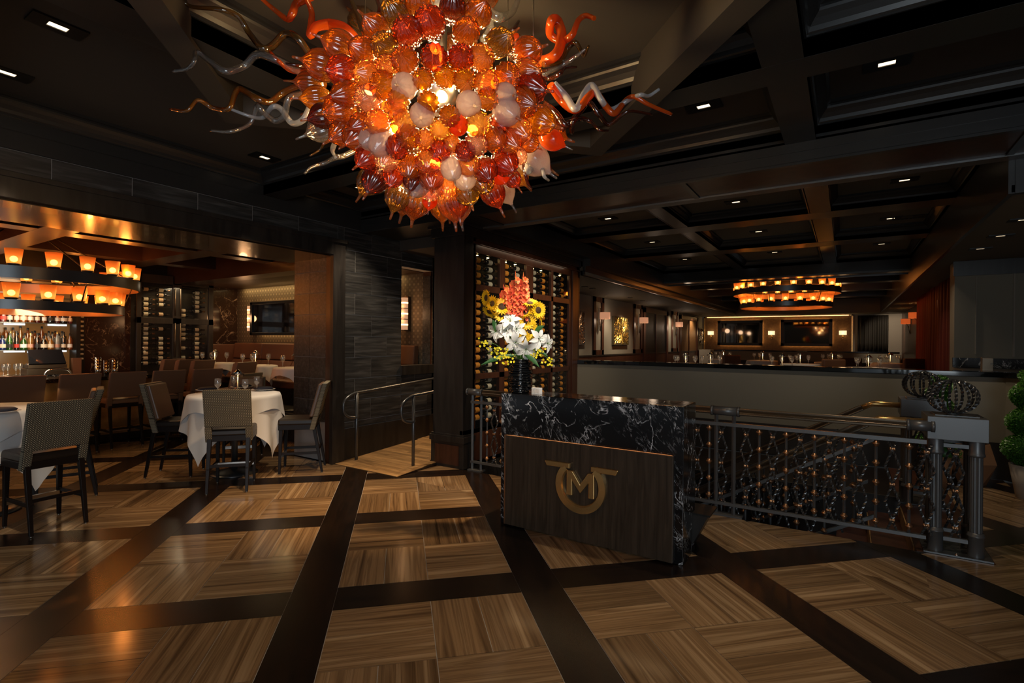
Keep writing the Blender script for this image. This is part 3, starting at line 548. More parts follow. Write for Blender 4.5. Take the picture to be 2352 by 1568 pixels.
# ================================================================ ring chandeliers with amber cups
def cup_mesh():
    return MB().lathe([(.001, 0), (.062, 0), (.066, .01), (.088, .185), (.084, .185), (.061, .02), (.001, .02)], 18).mesh('glass_cup', [M['amber_cup']])
CUP = cup_mesh(); FL_ = MB().ball((0, 0, .062), .038, 10).mesh('bulb', [M['flame']]); HOLD = MB().lathe([(.001, -.022), (.05, -.022), (.07, -.002), (.07, .004), (.001, .004)], 12).mesh('cup_holder', [M['black_iron']])
def ring_chandelier(loc, ceil_z, label, r1=1.36, r2=1.17, zt=-.0, power=16, ph=0):
    t = thing('ring_chandelier', label, 'chandelier', loc)
    for r, z, h in ((r1, 0, .15), (r2, -.40, .12)):
        prof = [(r, z-h), (r, z), (r-.13, z), (r-.13, z-h), (r, z-h)]
        b = MB().lathe(prof[:2], 64).lathe(prof[1:3], 64).lathe([(r-.02, z-.01), (r-.02, z-h)], 64, m=1).lathe([(r, z-h), (r-.02, z-h)], 64); b.build('ring_band', [M['black_iron'], M['copper']], t)
    for r, z, n in ((r1, .0, 22), (r2, -.40, 20)):
        for i in range(n):
            a = 2*PI*i/n+ph; p = ((r-.07)*math.cos(a), (r-.07)*math.sin(a), z+.022)
            c = link('glass_cup', CUP, t, p); link('bulb', FL_, c); link('cup_holder', HOLD, c)
    for i in range(6):
        a = 2*PI*i/6+.3; MB().tube([((r2-.02)*math.cos(a), (r2-.02)*math.sin(a), -.43), ((r1-.06)*math.cos(a), (r1-.06)*math.sin(a), 0), (.22*math.cos(a), .22*math.sin(a), ceil_z-loc[2]-.04)], .010, 6).build('hanging_rod', M['rail_bronze'], t)
    MB().lathe([(.001, ceil_z-loc[2]), (.30, ceil_z-loc[2]), (.30, ceil_z-loc[2]-.03), (.26, ceil_z-loc[2]-.05), (.001, ceil_z-loc[2]-.05)], 24).build('ceiling_canopy', M['black_iron'], t)
    for i in range(8):
        a = 2*PI*i/8; lamp('POINT', (loc[0]+(r1-.07)*math.cos(a), loc[1]+(r1-.07)*math.sin(a), loc[2]+.10), power/8, ORANGE, .06, name='cup_light')
    for i in range(4):
        a = 2*PI*i/4+.4; lamp('POINT', (loc[0]+(r2-.07)*math.cos(a), loc[1]+(r2-.07)*math.sin(a), loc[2]-.29), power/8, ORANGE, .06, name='cup_light')
pb = at(48, 630, 7.25); ring_chandelier((pb.x, pb.y, 2.55), 3.25, 'two-tier bronze ring chandelier of amber cups above the bar', power=100)
pdn = at(1803, 655, 14.7); ring_chandelier((pdn.x, pdn.y, 3.21), 3.5, 'two-tier bronze ring chandelier of amber cups hanging over the far dining room', power=150, ph=.1)
# ================================================================ recessed downlights
def downlight(x, y, z, label, group=None, power=0, rz=0, s=1.0, tilt=(0, 0), col=HALO, spot=1.5):
    t = thing('downlight', label, 'downlight', (x, y, z), rz, group)
    MB().box(-.14*s, -.085*s, -.012, .14*s, -.032*s, 0).box(-.14*s, .032*s, -.012, .14*s, .085*s, 0).box(-.14*s, -.032*s, -.012, -.05*s, .032*s, 0).box(.05*s, -.032*s, -.012, .14*s, .032*s, 0).build('trim_plate', M['black'], t)
    MB().box(-.05*s, -.032*s, -.006, .05*s, .032*s, -.001).build('lens', M['lens'], t)
    if power: lamp('SPOT', (x, y, z-.05), power, col, .04, target=(x+tilt[0], y+tilt[1], 0), spot=spot, blend=.8, name='downlight_beam')
LOB = [(-4.207, 1.178, 'recessed square downlight in the upper left corner of the lobby ceiling', PI/2, 70, (-.4, .8), 1.0), (-5.272, 1.181, 'recessed downlight cut by the left picture edge above the bar opening', PI/2, 160, (-1.5, .25), .50),
 (-5.305, 3.239, 'recessed downlight beside the crown moulding left of the glass chandelier', PI/2, 200, (-1.15, .33), .52), (-5.305, 4.534, 'small recessed downlight glimpsed under the lowest glass bulbs by the tiled wall', PI/2, 200, (-.15, .75), 1.3),
 (-1.008, 4.473, 'recessed downlight just right of the turned ceiling frame', 0, 90, (-.2, -.8), 1.2), (.23, 4.463, 'recessed downlight in the coffer at the upper right', 0, 60, (.1, .2), 1.3), (-2.2, 4.45, None, 0, 420, (-1.6, -.35), .81),
 (-.9, 1.18, None, 0, 30, (0, 0), 1.3), (.6, 1.2, None, 0, 26, (0, 0), 1.3)]
for x, y, lb, rz, p, tl, sp_ in LOB:
    if lb: downlight(x, y, ZC, lb, None, p, rz, tilt=tl, spot=sp_)
    else: lamp('SPOT', (x, y, ZC-.05), p, WARM if sp_ == .81 else HALO, .04, target=(x+tl[0], y+tl[1], 0), spot=sp_, blend=.8, name='downlight_beam')
for j, y in enumerate((7.75, 10.0, 12.45)):
    for i, x in enumerate((-3.2, -1.3, .58)):
        downlight(x, y, ZC, 'recessed downlight in the %s coffer of the %s row of the dining ceiling' % (('left', 'middle', 'right')[i], ('nearest', 'second', 'third')[j]), 'dining coffer downlights', 60 if y < 12 else 45, tilt=(-1.0, -.2) if (i == 0 and j == 0) else (0, .3))
for k, (x, y) in enumerate(((1.48, 7.99), (1.46, 8.93), (1.48, 7.08))): downlight(x, y, 2.94, ('middle of the three downlights', 'farthest of the three downlights', 'nearest of the three downlights, cut by the picture edge,')[k]+' in the flat right-hand soffit', 'right soffit downlights', 16 if k == 0 else 8, s=.8, tilt=(.3, .3))
SF = [(-4.99, 10.75), (-4.99, 11.18), (-5.08, 13.96), (-5.13, 15.14), (-5.26, 20.26), (-5.38, 23.68)]
for k, (x, y) in enumerate(SF): downlight(x, y, 2.94, '%s downlight from the wine cabinet along the left dining soffit' % ORD[k], 'left soffit downlights', 95 if k in (2, 3) else 90, s=.45, tilt=(-.75, .2) if k in (2, 3) else (-1.2, .3), spot=1.7 if k in (2, 3) else 1.9)
for k, x in enumerate((-4.9, -3.3, -1.6, .0)): downlight(x, 25.4, 2.93, '%s downlight from the left over the bronze dining wall' % ORD[k], 'bronze wall downlights', 3, s=.5)
for k, (x, y) in enumerate(((-9.2, 5.9), (-7.7, 5.8))): lamp('SPOT', (x, y, 2.8), 22, WARM, .04, target=(x-.1, y, 0), spot=1.5, blend=.8, name='booth_beam')
for y in (4.9, 5.6): lamp('SPOT', (-11.0, y, 2.9), 26, WARM, .04, target=(-11.8, y, 1.5), spot=1.4, name='cellar_beam')
lamp('SPOT', (-8.6, 3.2, 2.9), 50, WARM, .05, target=(-7.9, 3.3, 0), spot=1.25, blend=.9, name='bar_beam'); lamp('SPOT', (-8.4, 1.4, 2.9), 60, WARM, .05, target=(-6.9, 1.5, 0), spot=1.7, blend=.9, name='bar_beam')
lamp('SPOT', (-1.05, 2.9, 3.55), 330, (1, .90, .78), .05, target=(-2.5, 4.1, 1.62), spot=.42, blend=.7, name='flower_fill')  # extra spot without a fixture, added to brighten the bouquet
lamp('SPOT', (-3.5, 2.9, 3.58), 330, WARM, .05, target=(-5.0, 3.1, 0), spot=.9, blend=.9, name='lobby_fill')  # no fixture here: fill added to warm and brighten the lobby floor
lamp('SPOT', (1.3, 24.3, 2.85), 70, HALO, .05, target=(1.8, 26, 1.6), spot=1.6, name='corner_beam')
for y in (13.5, 16.8, 21.1): lamp('POINT', (-5.45, y+.45, 2.35), 5, (1, .72, .5), .12, name='sconce_glow')  # fill points beside the sconces, added to lift the wall
lamp('SPOT', (-5.2, 7.1, 2.95), 120, WARM, .04, target=(-5.2, 6.0, 0), spot=1.5, blend=.8, name='ramp_beam')
lamp('SPOT', (-2.0, 5.9, 3.15), 190, HALO, .04, target=(-4.2, 6.9, 1.5), spot=1.25, blend=.8, name='wine_wall_fill')  # added fill with no fixture, brightens the bottle labels
lamp('SPOT', (-.4, 6.2, 3.6), 240, (1, .88, .70), .05, target=(0, 8.8, .8), spot=1.8, blend=.9, name='half_wall_beam')
# ================================================================ marble reception desk
desk = thing('reception_desk', 'reception desk of black white-veined marble with a walnut front panel', 'desk', (-1.85, 4.1, 0))
DL = Vector((1.85, -4.1, 0))
MB().box(-.83, -.125, 0, .83, .02, 1.2).build('marble_front', M['marble_black'], desk, bev=.004)
MB().box(-.83, .02, 0, -.73, .24, 1.2).box(.73, .02, 0, .83, .24, 1.2).box(-.73, .02, 1.1, .73, .24, 1.2).build('marble_side', M['marble_black'], desk, bev=.004)
M['walnut'] = grain('walnut', [(.3, (.034, .023, .015)), (.7, (.075, .052, .034))], (14, 14, .9), .32, 6, 2.4, .8, rnd=False)
MB().box(-.758, -.16, .012, .762, -.125, .82).build('wood_panel', M['walnut'], desk, bev=.003)
MB().box(-.772, -.158, .012, -.758, -.125, .82).box(-.772, -.16, .82, .762, -.128, .826).build('copper_edge', M['copper'], desk)
lamp('AREA', (-1.85, 4.1-.15, .835), .5, WARM, 1.5, target=(-1.85, 3.6, .3), sy=.01, name='panel_strip_light')
em = thing('desk_emblem', 'brass emblem, ring and two bars around a letter M on the desk', 'emblem', (-1.847, 3.94, .48))
mb = MB(); n = 40; a0, a1 = math.radians(132), math.radians(408)
def ringpt(a, r, y): return (r*math.cos(a), y, r*math.sin(a))
for i in range(n):
    p, q = a0+(a1-a0)*i/n, a0+(a1-a0)*(i+1)/n
    ro, ri, rm_ = .225, .162, .172
    mb.add([ringpt(p, ro, -.030), ringpt(q, ro, -.030), ringpt(q, rm_, -.036), ringpt(p, rm_, -.036), ringpt(p, ri, -.018), ringpt(q, ri, -.018), ringpt(p, ro, .0), ringpt(q, ro, 0), ringpt(p, ri, 0), ringpt(q, ri, 0)],
           [(0, 1, 2, 3), (3, 2, 5, 4), (6, 7, 1, 0), (4, 5, 9, 8)], 0, False)
mb.build('ring', M['brass'], em)
for x0, x1, nm in ((-.335, -.095, -1), (.10, .335, 1)):
    inn = x1 if nm < 0 else x0
    MB().prism([(x0+(.02 if nm < 0 else 0), -.032, .135), (x1-(0 if nm < 0 else .02), -.032, .135), (x1, -.032, .178), (x0, -.032, .178)], (0, .032, 0)).build('bar', M['brass'], em, bev=.006)
Mz = [(-.125, -.085), (-.125, .12), (-.07, .12), (0, .02), (.07, .12), (.125, .12), (.125, -.085), (.075, -.085), (.075, .04), (0, -.055), (-.075, .04), (-.075, -.085)]
MB().prism([(x+.005, -.034, z) for x, z in Mz[::-1]], (0, .034, 0)).build('letter_m', M['brass'], em, bev=.006)
dsk_ = thing('desk_step', 'dark low step with a slanted end on the floor behind the desk', 'step', (-1.1, 4.38, 0))
MB().prism([(-.5, -.12, 0), (.05, -.12, 0), (.20, -.12, .31), (-.5, -.12, .31)], (0, .26, 0)).build('body', M['ebony'], dsk_, bev=.004); MB().prism([(-.5, -.13, .31), (.215, -.13, .31), (.215, -.13, .325), (-.5, -.13, .325)], (0, .28, 0)).build('top', M['black'], dsk_)
cb = thing('menu_card_box', 'small cream card holder on the desk top right of the black vase', 'card holder', (-2.39, 4.13, 1.2))
MB().box(-.045, -.02, 0, .045, .02, .055).build('holder', M['linen'], cb)
for k in range(6): MB().box(-.04+k*.014, -.021, .004, -.036+k*.014, -.0205, .05).build('card_edge', M['brass'], cb)
# ---- vase
VX, VY, VZ = -2.56, 4.11, 1.2
vase = thing('ribbed_vase', 'tall glossy black vase wound with ribs standing on the desk', 'vase', (VX, VY, VZ))
prof = [(.001, 0), (.075, 0)]; k = 0
while k <= 40: z = .005+k*.30/40; prof.append((.082+.020*math.sin(PI*min(1, z/.27))+.006*math.sin(k*PI*.5), z)); k += 1
prof += [(.085, .315), (.075, .315), (.07, .20)]
MB().lathe(prof, 32).build('body', M['black_glass'], vase)
for k in range(9):
    a = R.random()*6; z = .03+k*.03
    MB().tube([((.096+.012*math.sin(PI*min(1, z/.27)))*math.cos(a+j*.3), (.096+.012*math.sin(PI*min(1, z/.27)))*math.sin(a+j*.3), z+.012*math.sin(j*.5+k)) for j in range(22)], .006, 6).build('glass_thread', M['black_glass'], vase)
VD = 4.86
def fpos(x, y, d=VD): return at(x, y, d)
VT = Vector((VX, VY, VZ+.28))
def stem_to(t, p, base, m=M['stem'], r=.004):
    mid = (p+base)/2+Vector((0, 0, .04)); MB().tube([q-base for q in spline([base, mid, p], 5)], r, 6).build('stem', m, t)
def frame_q(axis): return axis.normalized().to_track_quat('Z', 'Y')
def petal(mb, q, c, ang, r0, r1, wd, lift, curl, m=0, tipw=.15):
    u = Vector((math.cos(ang), math.sin(ang), 0)); v = Vector((-math.sin(ang), math.cos(ang), 0)); vs = []
    for i in range(6):
        t = i/5; ww = wd*math.sin(PI*(.12+.80*t))*(1 if t < .8 else .8); 
        if i == 5: ww = wd*tipw
        rr = r0+(r1-r0)*t; z = lift*t-curl*t*t
        for s in (-1, 0, 1): vs.append(c+q @ (u*rr+v*ww*s+Vector((0, 0, z-(.25*wd if s else 0)*-1*(0 if s == 0 else 1)))))
    mb.add(vs, [(i*3+j, i*3+j+1, (i+1)*3+j+1, (i+1)*3+j) for i in range(5) for j in (0, 1)], m, True)
def sunflower(x, y, r_px, ax, label, d=VD):
    p = fpos(x, y, d); t = thing('sunflower', label, 'flower', VT, 0, 'sunflowers in the black vase'); q = frame_q(Vector(ax)); rm = r_px/1186*d
    mb = MB()
    for ly in (0, 1):
        for k in range(19): petal(mb, q, p-VT, 2*PI*(k+.5*ly)/19+R.random()*.1, rm*.36, rm*(1.02-.1*ly+R.random()*.08), rm*.135, rm*(.10+.12*ly), rm*.10*R.random())
    mb.build('petals', M['petal_yellow'], t)
    MB().lathe([(.001, rm*.12), (rm*.3, rm*.13), (rm*.40, rm*.05), (rm*.42, -.002), (.001, -rm*.15)], 18, p-VT, axis=Vector(ax)).build('seed_disc', M['seed'], t); stem_to(t, p-Vector(ax).normalized()*rm*.1, VT)
C_ = -Vector(fw)
for x, y, r_, ax, lb in [(1117, 684, 19, C_*.5-Vector(rt)*.8, 'yellow sunflower turned sideways at the far upper left of the bouquet'), (1131, 697, 18, C_*.7-Vector(rt)*.6, 'sunflower in profile just right of the uppermost left sunflower'), (1153, 704, 22, C_+Vector(up)*.5, 'sunflower with a dark centre left of the orange gladioli'),
    (1124, 716, 18, C_*.4-Vector(rt)*.5-Vector(up)*.7, 'sunflower hanging low on the left side above the lilies'), (1151, 722, 17, C_+Vector(up)*.2, 'small sunflower peeking out between the lilies and gladioli'), (1217, 696, 19, C_*.5+Vector(up)*.9, 'topmost right sunflower facing upward beside the gladioli'),
    (1236, 712, 20, C_*.9+Vector(rt)*.6, 'right-hand sunflower turned to the right'), (1207, 718, 18, C_*.6-Vector(rt)*.3+Vector(up)*.6, 'sunflower behind the two big dark-centred ones'), (1211, 737, 21, C_*1+Vector(up)*.15, 'sunflower with a big dark eye, upper of the pair on the right'),
    (1217, 759, 21, C_*1-Vector(up)*.1, 'sunflower with a big dark eye, lower of the pair on the right'), (1203, 775, 16, C_*1-Vector(up)*.2, 'lowest sunflower half hidden by white lilies'), (1240, 742, 17, C_*.2+Vector(rt)*.9, 'sunflower seen edge-on at the right side of the bouquet')]:
    sunflower(x, y, r_, ax, lb, VD-.05)
def lily(x, y, r_px, ax, label, d=VD-.12):
    p = fpos(x, y, d); t = thing('lily', label, 'flower', VT, 0, 'white lilies in the black vase'); ax = Vector(ax).normalized(); q = frame_q(ax); rm = r_px/1186*d; mb = MB()
    for k in range(6): petal(mb, q, p-VT, 2*PI*k/6+x, .006, rm*(1.05 if k % 2 else .95), rm*(.27 if k % 2 else .20), rm*.62, rm*.62, tipw=.12)
    mb.build('petals', M['petal_white'], t); mb = MB()
    for k in range(6):
        u = q @ Vector((math.cos(k+.3), math.sin(k+.3), 2.2)).normalized(); mb.tube([p-VT, p-VT+u*rm*.6], .0014, 4); mb.ball(p-VT+u*rm*.62, .004, 6, 1)
    mb.build('stamens', [M['stem'], M['seed']], t); stem_to(t, p-ax*.01, VT)
for x, y, r_, ax, lb in [(1172, 738, 27, C_*.6+Vector(up)*.6-Vector(rt)*.2, 'topmost white lily with brown stamens under the gladioli'), (1141, 760, 26, C_*.7-Vector(rt)*.7, 'white lily opening to the left at the bouquet edge'), (1163, 760, 30, C_*1+Vector(up)*.2, 'large white lily in the middle left of the bouquet'), (1186, 755, 26, C_*1+Vector(rt)*.2, 'white lily facing straight out at the bouquet centre'),
    (1184, 786, 29, C_*.9-Vector(up)*.3, 'white lily drooping below the bouquet centre'), (1208, 800, 30, C_*.9-Vector(up)*.5, 'lowest white lily above the vase rim'), (1237, 778, 27, C_*.9+Vector(rt)*.4, 'white lily on the right below the sunflowers'), (1256, 788, 23, C_*.6+Vector(rt)*.8, 'rightmost white lily pointing to the right')]: lily(x, y, r_, ax, lb)
def floret(mb, p, ax, rm):
    q = frame_q(ax)
    for k in range(6): petal(mb, q, p, 2*PI*k/6+p.x*40, .003, rm*(1 if k % 2 else .9), rm*.42, rm*.55, rm*.35, tipw=.45)
for x0, y0, x1, y1, lb in [(1183, 735, 1184, 632, 'tall middle gladiolus spike with orange-red florets'), (1200, 720, 1202, 634, 'right-hand gladiolus spike rising beside the middle one'), (1170, 715, 1158, 662, 'left-hand gladiolus spike leaning outward'), (1187, 745, 1172, 660, 'gladiolus spike in front with deep coral florets')]:
    t = thing('gladiolus', lb, 'flower', VT, 0, 'orange gladioli in the black vase'); mb = MB(); a = fpos(x0, y0, VD-.03); b = fpos(x1, y1, VD-.03)
    n = max(7, int((y0-y1)/7.5))
    for k in range(n):
        u = k/(n-1); p = a.lerp(b, u*.88)-VT; s = (-1 if k % 2 else 1); rm = (.085-.045*u)
        floret(mb, p+Vector(rt)*s*.018, C_*.8+Vector(rt)*s*.7+Vector(up)*.4, rm)
    mb.build('florets', M['glad'], t); MB().tube([a-VT, b-VT], .004, 6).build('stem', M['stem'], t)
    mb = MB(); d_ = (b-a).normalized(); mb.lathe([(.004, 0), (.007, .02), (.001, .07)], 8, b-VT-d_*.03, axis=d_); mb.build('bud', M['glad'], t); stem_to(t, a, VT)
for gi, (x0, y0, x1, y1, lb) in enumerate([(1180, 815, 1098, 783, 'yellow orchid spray reaching farthest to the left'), (1180, 825, 1120, 812, 'yellow orchid spray hanging on the lower left'), (1185, 828, 1145, 826, 'yellow orchid spray nearest the vase on the left'), (1190, 820, 1130, 800, 'yellow orchid spray between the two left ones'), (1212, 815, 1272, 832, 'yellow orchid spray drooping to the right'), (1210, 815, 1250, 808, 'short yellow orchid spray on the right under a lily')]):
    t = thing('orchid_spray', lb, 'flower', VT, 0, 'yellow orchid sprays in the black vase'); a = fpos(x0, y0, VD-.1); b = fpos(x1, y1, VD-.16); pts = spline([VT, (a+b)/2+Vector((0, 0, .03)), b], 8); MB().tube([p-VT for p in pts], .002, 5).build('stem', M['stem'], t); mb = MB()
    for k in range(16):
        p = a.lerp(b, .2+.8*R.random())-VT+Vector(rt)*R.uniform(-.02, .02)+Vector((0, 0, R.uniform(-.04, .035))); q = frame_q(C_+Vector(rt)*R.uniform(-.5, .5)+Vector(up)*R.uniform(-.4, .4))
        for j in range(4): petal(mb, q, p, j*PI/2+k, .001, .011, .006, .003, .002, tipw=.6)
    mb.build('blossoms', M['orchid'], t)
for x0, y0, x1, y1, lb in [(1185, 815, 1105, 838, 'broad green leaf hanging to the left below the bouquet'), (1205, 815, 1238, 842, 'dark green leaf hanging right of the vase rim'), (1215, 800, 1258, 818, 'green leaf beneath the right-hand lilies'), (1225, 770, 1250, 748, 'green leaf standing up behind the right-hand sunflowers'), (1140, 765, 1132, 735, 'pale green lily bud leaf at the left edge')]:
    t = thing('leaf', lb, 'leaf', VT, 0, 'leaves in the black vase'); a = fpos(x0, y0, VD-.12); b = fpos(x1, y1, VD-.15); mb = MB(); s_ = Vector((b-a).cross(Vector(fw))).normalized()
    vs = []
    for i in range(8):
        u = i/7; p = a.lerp(b, u)+Vector((0, 0, .02*math.sin(PI*u))); w_ = .022*math.sin(PI*min(.98, u*.9+.06))
        for s in (-1, 0, 1): vs.append(p+s_*w_*s+Vector(fw)*(.006*abs(s))-VT)
    mb.add(vs, [(i*3+j, i*3+j+1, i*3+j+4, i*3+j+3) for i in range(7) for j in (0, 1)], 0, True); mb.build('blade', M['leaf'], t); stem_to(t, a, VT, r=.003)
# ================================================================ iron stair railing along Y=5.38
RY = 5.38
rail = thing('stair_railing', 'wrought iron railing with twisted diamond bars and copper knots around the stairwell', 'railing', (-4.1, RY, 0)); RL = Vector((4.1, -RY, 0))
def rb(mb, nm, m, par=None): o = mb.build(nm, m, par if par is not None else rail); return o
def flutes(a, b, r, n=28):
    d = (b-a); L_ = d.length; prof_n = n*2; mb = MB(); q = d.to_track_quat('Z', 'Y'); vs = []
    for z in (0, L_):
        for i in range(prof_n): aa = 2*PI*i/prof_n; rr = r*(1 if i % 2 else .90); vs.append(a+q @ Vector((rr*math.cos(aa), rr*math.sin(aa), z)))
    mb.add(vs, [(i, (i+1) % prof_n, prof_n+(i+1) % prof_n, prof_n+i) for i in range(prof_n)]); return mb
X0, X1 = -4.12, .56
def P_(x, z, y=0): return Vector((x+4.1, y, z))
flutes(P_(X0, 1.018), P_(X1, 1.018), .036).build('handrail', M['rail_bronze'], rail)
def sleeve(xa, xb):
    mb = MB().tube([P_(xa, 1.018), P_(xb, 1.018)], .044, 24); 
    for x in (xa, xb): mb.tube([P_(x-.012, 1.018), P_(x+.012, 1.018)], .049, 24)
    mb.build('sleeve', M['iron_grey'], rail)
sleeve(-1.105, -.865); sleeve(-4.15, -3.93); sleeve(.44, .60); sleeve(-2.60, -2.36)
for z0, z1 in ((.872, .905), (.098, .126)): MB().box(0, -.018, z0, X1+4.1, .018, z1).build('rail_bar', M['iron_grey'], rail)
for x in (-1.066, -.905, -4.08, -3.94, -2.56, -2.40): MB().tube([P_(x, .0), P_(x, .985)], .019, 4, sq=True).build('post', M['iron_grey'], rail)
for xa, xb in ((-1.15, -.82), (-4.12, -3.9), (-2.64, -2.32)): MB().box(xa+4.1, -.05, 0, xb+4.1, .05, .018).build('foot_plate', M['iron_grey'], rail)
KN = MB().lathe([(.011, -.028), (.016, -.026), (.018, -.014), (.029, -.004), (.029, .004), (.018, .012), (.015, .024), (.011, .026)], 8)
KNM = KN.mesh('copper_collar', [M['copper']])
def collars(b):
    for z in (.840, .675, .510, .345, .180): link('copper_collar', KNM, b, (0, 0, z))
def knots(t, x, y=0, dz=0):
    for z in (.207, .506, .804): link('knot', KNOTM, t, (x, y, z+dz))
BARM = MB().tube([(0, 0, .126), (0, 0, .872)], .0105, 4, sq=True).mesh('straight_bar', [M['iron_grey']])
def twist_mesh(zs_, xs_, r=.0105):
    pts = []
    for (za, xa), (zb, xb) in zip(zip(zs_, xs_), list(zip(zs_, xs_))[1:]):
        for k in range(9): pts.append((xa+(xb-xa)*k/9, 0, za+(zb-za)*k/9))
    pts.append((xs_[-1], 0, zs_[-1])); return MB().tube(pts, r, 4, sq=True, twist=.55)
ZD = [.126, .207, .355, .506, .655, .804, .872]; XD = [-.033, 0, .050, 0, -.050, 0, .033]
DIA = [twist_mesh(ZD, [s*x for x in XD]).mesh('twisted_bar', [M['black_iron']]) for s in (1, -1)]
KNOT = MB().lathe([(.006, -.022), (.014, -.02), (.016, -.012), (.012, -.006), (.012, .006), (.016, .012), (.014, .02), (.006, .022)], 10, (0, 0, 0), axis=Vector((1, 0, 0)))
KNOTM = KNOT.mesh('knot', [M['copper']])
xs_all = [(-1.132+.226*k) for k in range(-13, 8)]
for k, x in enumerate(xs_all):
    if x < -4.0: continue
    if abs(x+.9) > .03: b = link('straight_bar', BARM, rail, (x+4.1, 0, 0)); collars(b)
    for s in (0, 1): b = link('twisted_bar', DIA[s], rail, (x+4.1+.113, 0, 0)); 
    if x < .5: knots(rail, x+4.1+.113)
# ---- newel stand: block on four fluted columns with lattice, and the cage ball on top
def newel(x0, x1, y0, y1, label):
    cx_, cy_ = (x0+x1)/2, (y0+y1)/2; t = thing('newel_stand', label, 'newel post', (cx_, cy_, 0)); hx, hy = (x1-x0)/2, (y1-y0)/2
    MB().box(-hx, -hy, .92, hx, hy, 1.102).build('block', M['iron_grey'], t, bev=.003); MB().box(-hx*.70, -hy*.62, 1.102, hx*.78, hy*.62, 1.112).build('cap_plate', M['iron_grey'], t, bev=.002)
    mb = MB().box(-hx-.02, -hy-.02, 0, hx+.03, hy+.02, .014); mb.build('base_plate', M['black_iron'], t); MB().lathe([(.001, .03), (.010, .026), (.012, .014)], 10, (0, -hy, 0)).build('bolt', M['steel'], t)
    for sx in (-1, 1):
        for sy in (-1, 1):
            px, py = sx*(hx-.062), sy*(hy-.07); c = flutes(Vector((px, py, .19)), Vector((px, py, .80)), .041, 14).build('column', M['iron_grey'], t)
            MB().lathe([(.052, .014), (.052, .165), (.056, .168), (.056, .178), (.052, .18), (.052, .192), (.043, .2)], 20, (px, py, 0)).build('column_base', M['iron_grey'], c); MB().lathe([(.043, .795), (.052, .80), (.056, .81), (.054, .82), (.05, .83), (.05, .92)], 20, (px, py, 0)).build('column_cap', M['iron_grey'], c)
    for sy in (-1, 1):
        py = sy*(hy-.07); MB().box(-hx+.06, py-.015, .855, hx-.06, py+.015, .885).build('lattice_rail', M['iron_grey'], t); MB().box(-hx+.06, py-.015, .10, hx-.06, py+.015, .13).build('lattice_rail', M['iron_grey'], t)
        for s in (0, 1): link('twisted_bar', DIA[s], t, (.0, py, 0))
        knots(t, 0, py)
    return t
def cage_ball(loc, label, r=.163, h=.26):
    t = thing('cage_ball', label, 'ornament', loc)
    MB().lathe([(.001, 0), (.04, 0), (.04, .012), (.02, .02), (.001, .02)], 16).build('foot', M['iron_grey'], t)
    for k in range(12):
        a = 2*PI*k/12; pts = []
        for i in range(41): u = PI*i/40; rr = r*math.sin(u)**.9; pts.append((rr*math.cos(a), rr*math.sin(a), .016+h/2-h/2*math.cos(u)))
        MB().tube(pts, .011, 4, sq=True, twist=.5).build('twisted_rib', M['black_iron'], t)
    return t
newel(.563, .938, 5.36, 5.76, 'grey iron newel stand on four fluted columns at the front of the stairs'); cage_ball((.742, 5.53, 1.112), 'round cage of twisted iron bars on the front newel stand')
newel(.50, .875, 6.86, 7.26, 'grey iron newel stand at the far side of the stairs'); cage_ball((.69, 7.05, 1.112), 'round cage of twisted iron bars on the far newel stand')
# ---- sloping stair rails going down
for yy, lb in ((5.62, 'bronze stair handrail sloping down on the near side of the stairwell'), (7.02, 'bronze stair handrail sloping down on the far side of the stairwell')):
    t = thing('stair_handrail', lb, 'handrail', (.52, yy, 0)); sl = .585
    MB().tube([(.05, 0, 1.02), (-.26, 0, 1.02), (-.36, 0, .97)], .030, 16).build('gold_return', M['brass'], t)
    flutes(Vector((-.36, 0, .97)), Vector((-3.4, 0, .97-3.04*sl)), .034).build('sloping_rail', M['rail_bronze'], t)
    for dz in (-.13, -.82): MB().hexa([(-.30, -.016, .97+.03*sl+dz-.035), (-.30, .016, .97+.03*sl+dz-.035), (-3.4, .016, .97-3.04*sl+dz-.035), (-3.4, -.016, .97-3.04*sl+dz-.035)], [(-.30, -.016, .97+.03*sl+dz), (-.30, .016, .97+.03*sl+dz), (-3.4, .016, .97-3.04*sl+dz), (-3.4, -.016, .97-3.04*sl+dz)]).build('rail_bar', M['iron_grey'], t)
    for k in range(13):
        x = -.45-.226*k; zz = .97+(x+.36)*sl-.97-.05
        b = link('straight_bar', BARM, t, (x, 0, zz)); collars(b)
        for s in (0, 1): link('twisted_bar', DIA[s], t, (x-.113, 0, zz-.066))
        knots(t, x-.113, 0, zz-.066)
# ---- ramp handrails
def ramp_rail(x, y, label, side):
    t = thing('ramp_handrail', label, 'handrail', (x, y, 0)); s = .065
    pts = spline([(0, 2.6, .96+2.6*s), (0, .3, .97), (0, -.02, .95), (0, -.20, .86), (0, -.22, .72), (0, -.16, .64), (0, -.04, .61), (0, .02, .62)], 6)
    MB().tube(pts, .02, 12).build('rail', M['black_iron'], t); MB().tube([(0, 0, .0), (0, 0, .95)], .022, 12).build('post', M['black_iron'], t); MB().lathe([(.001, 0), (.055, 0), (.055, .012), (.03, .02), (.001, .02)], 16).build('floor_flange', M['black_iron'], t)
    MB().tube([(0, 1.7, 1.0), (0, 1.7, .09)], .022, 12).build('post', M['black_iron'], t)
ramp_rail(-5.70, 4.86, 'black tube handrail along the tiled wall beside the ramp', 1); ramp_rail(-4.79, 5.03, 'black tube handrail beside the wooden pier at the ramp', -1)
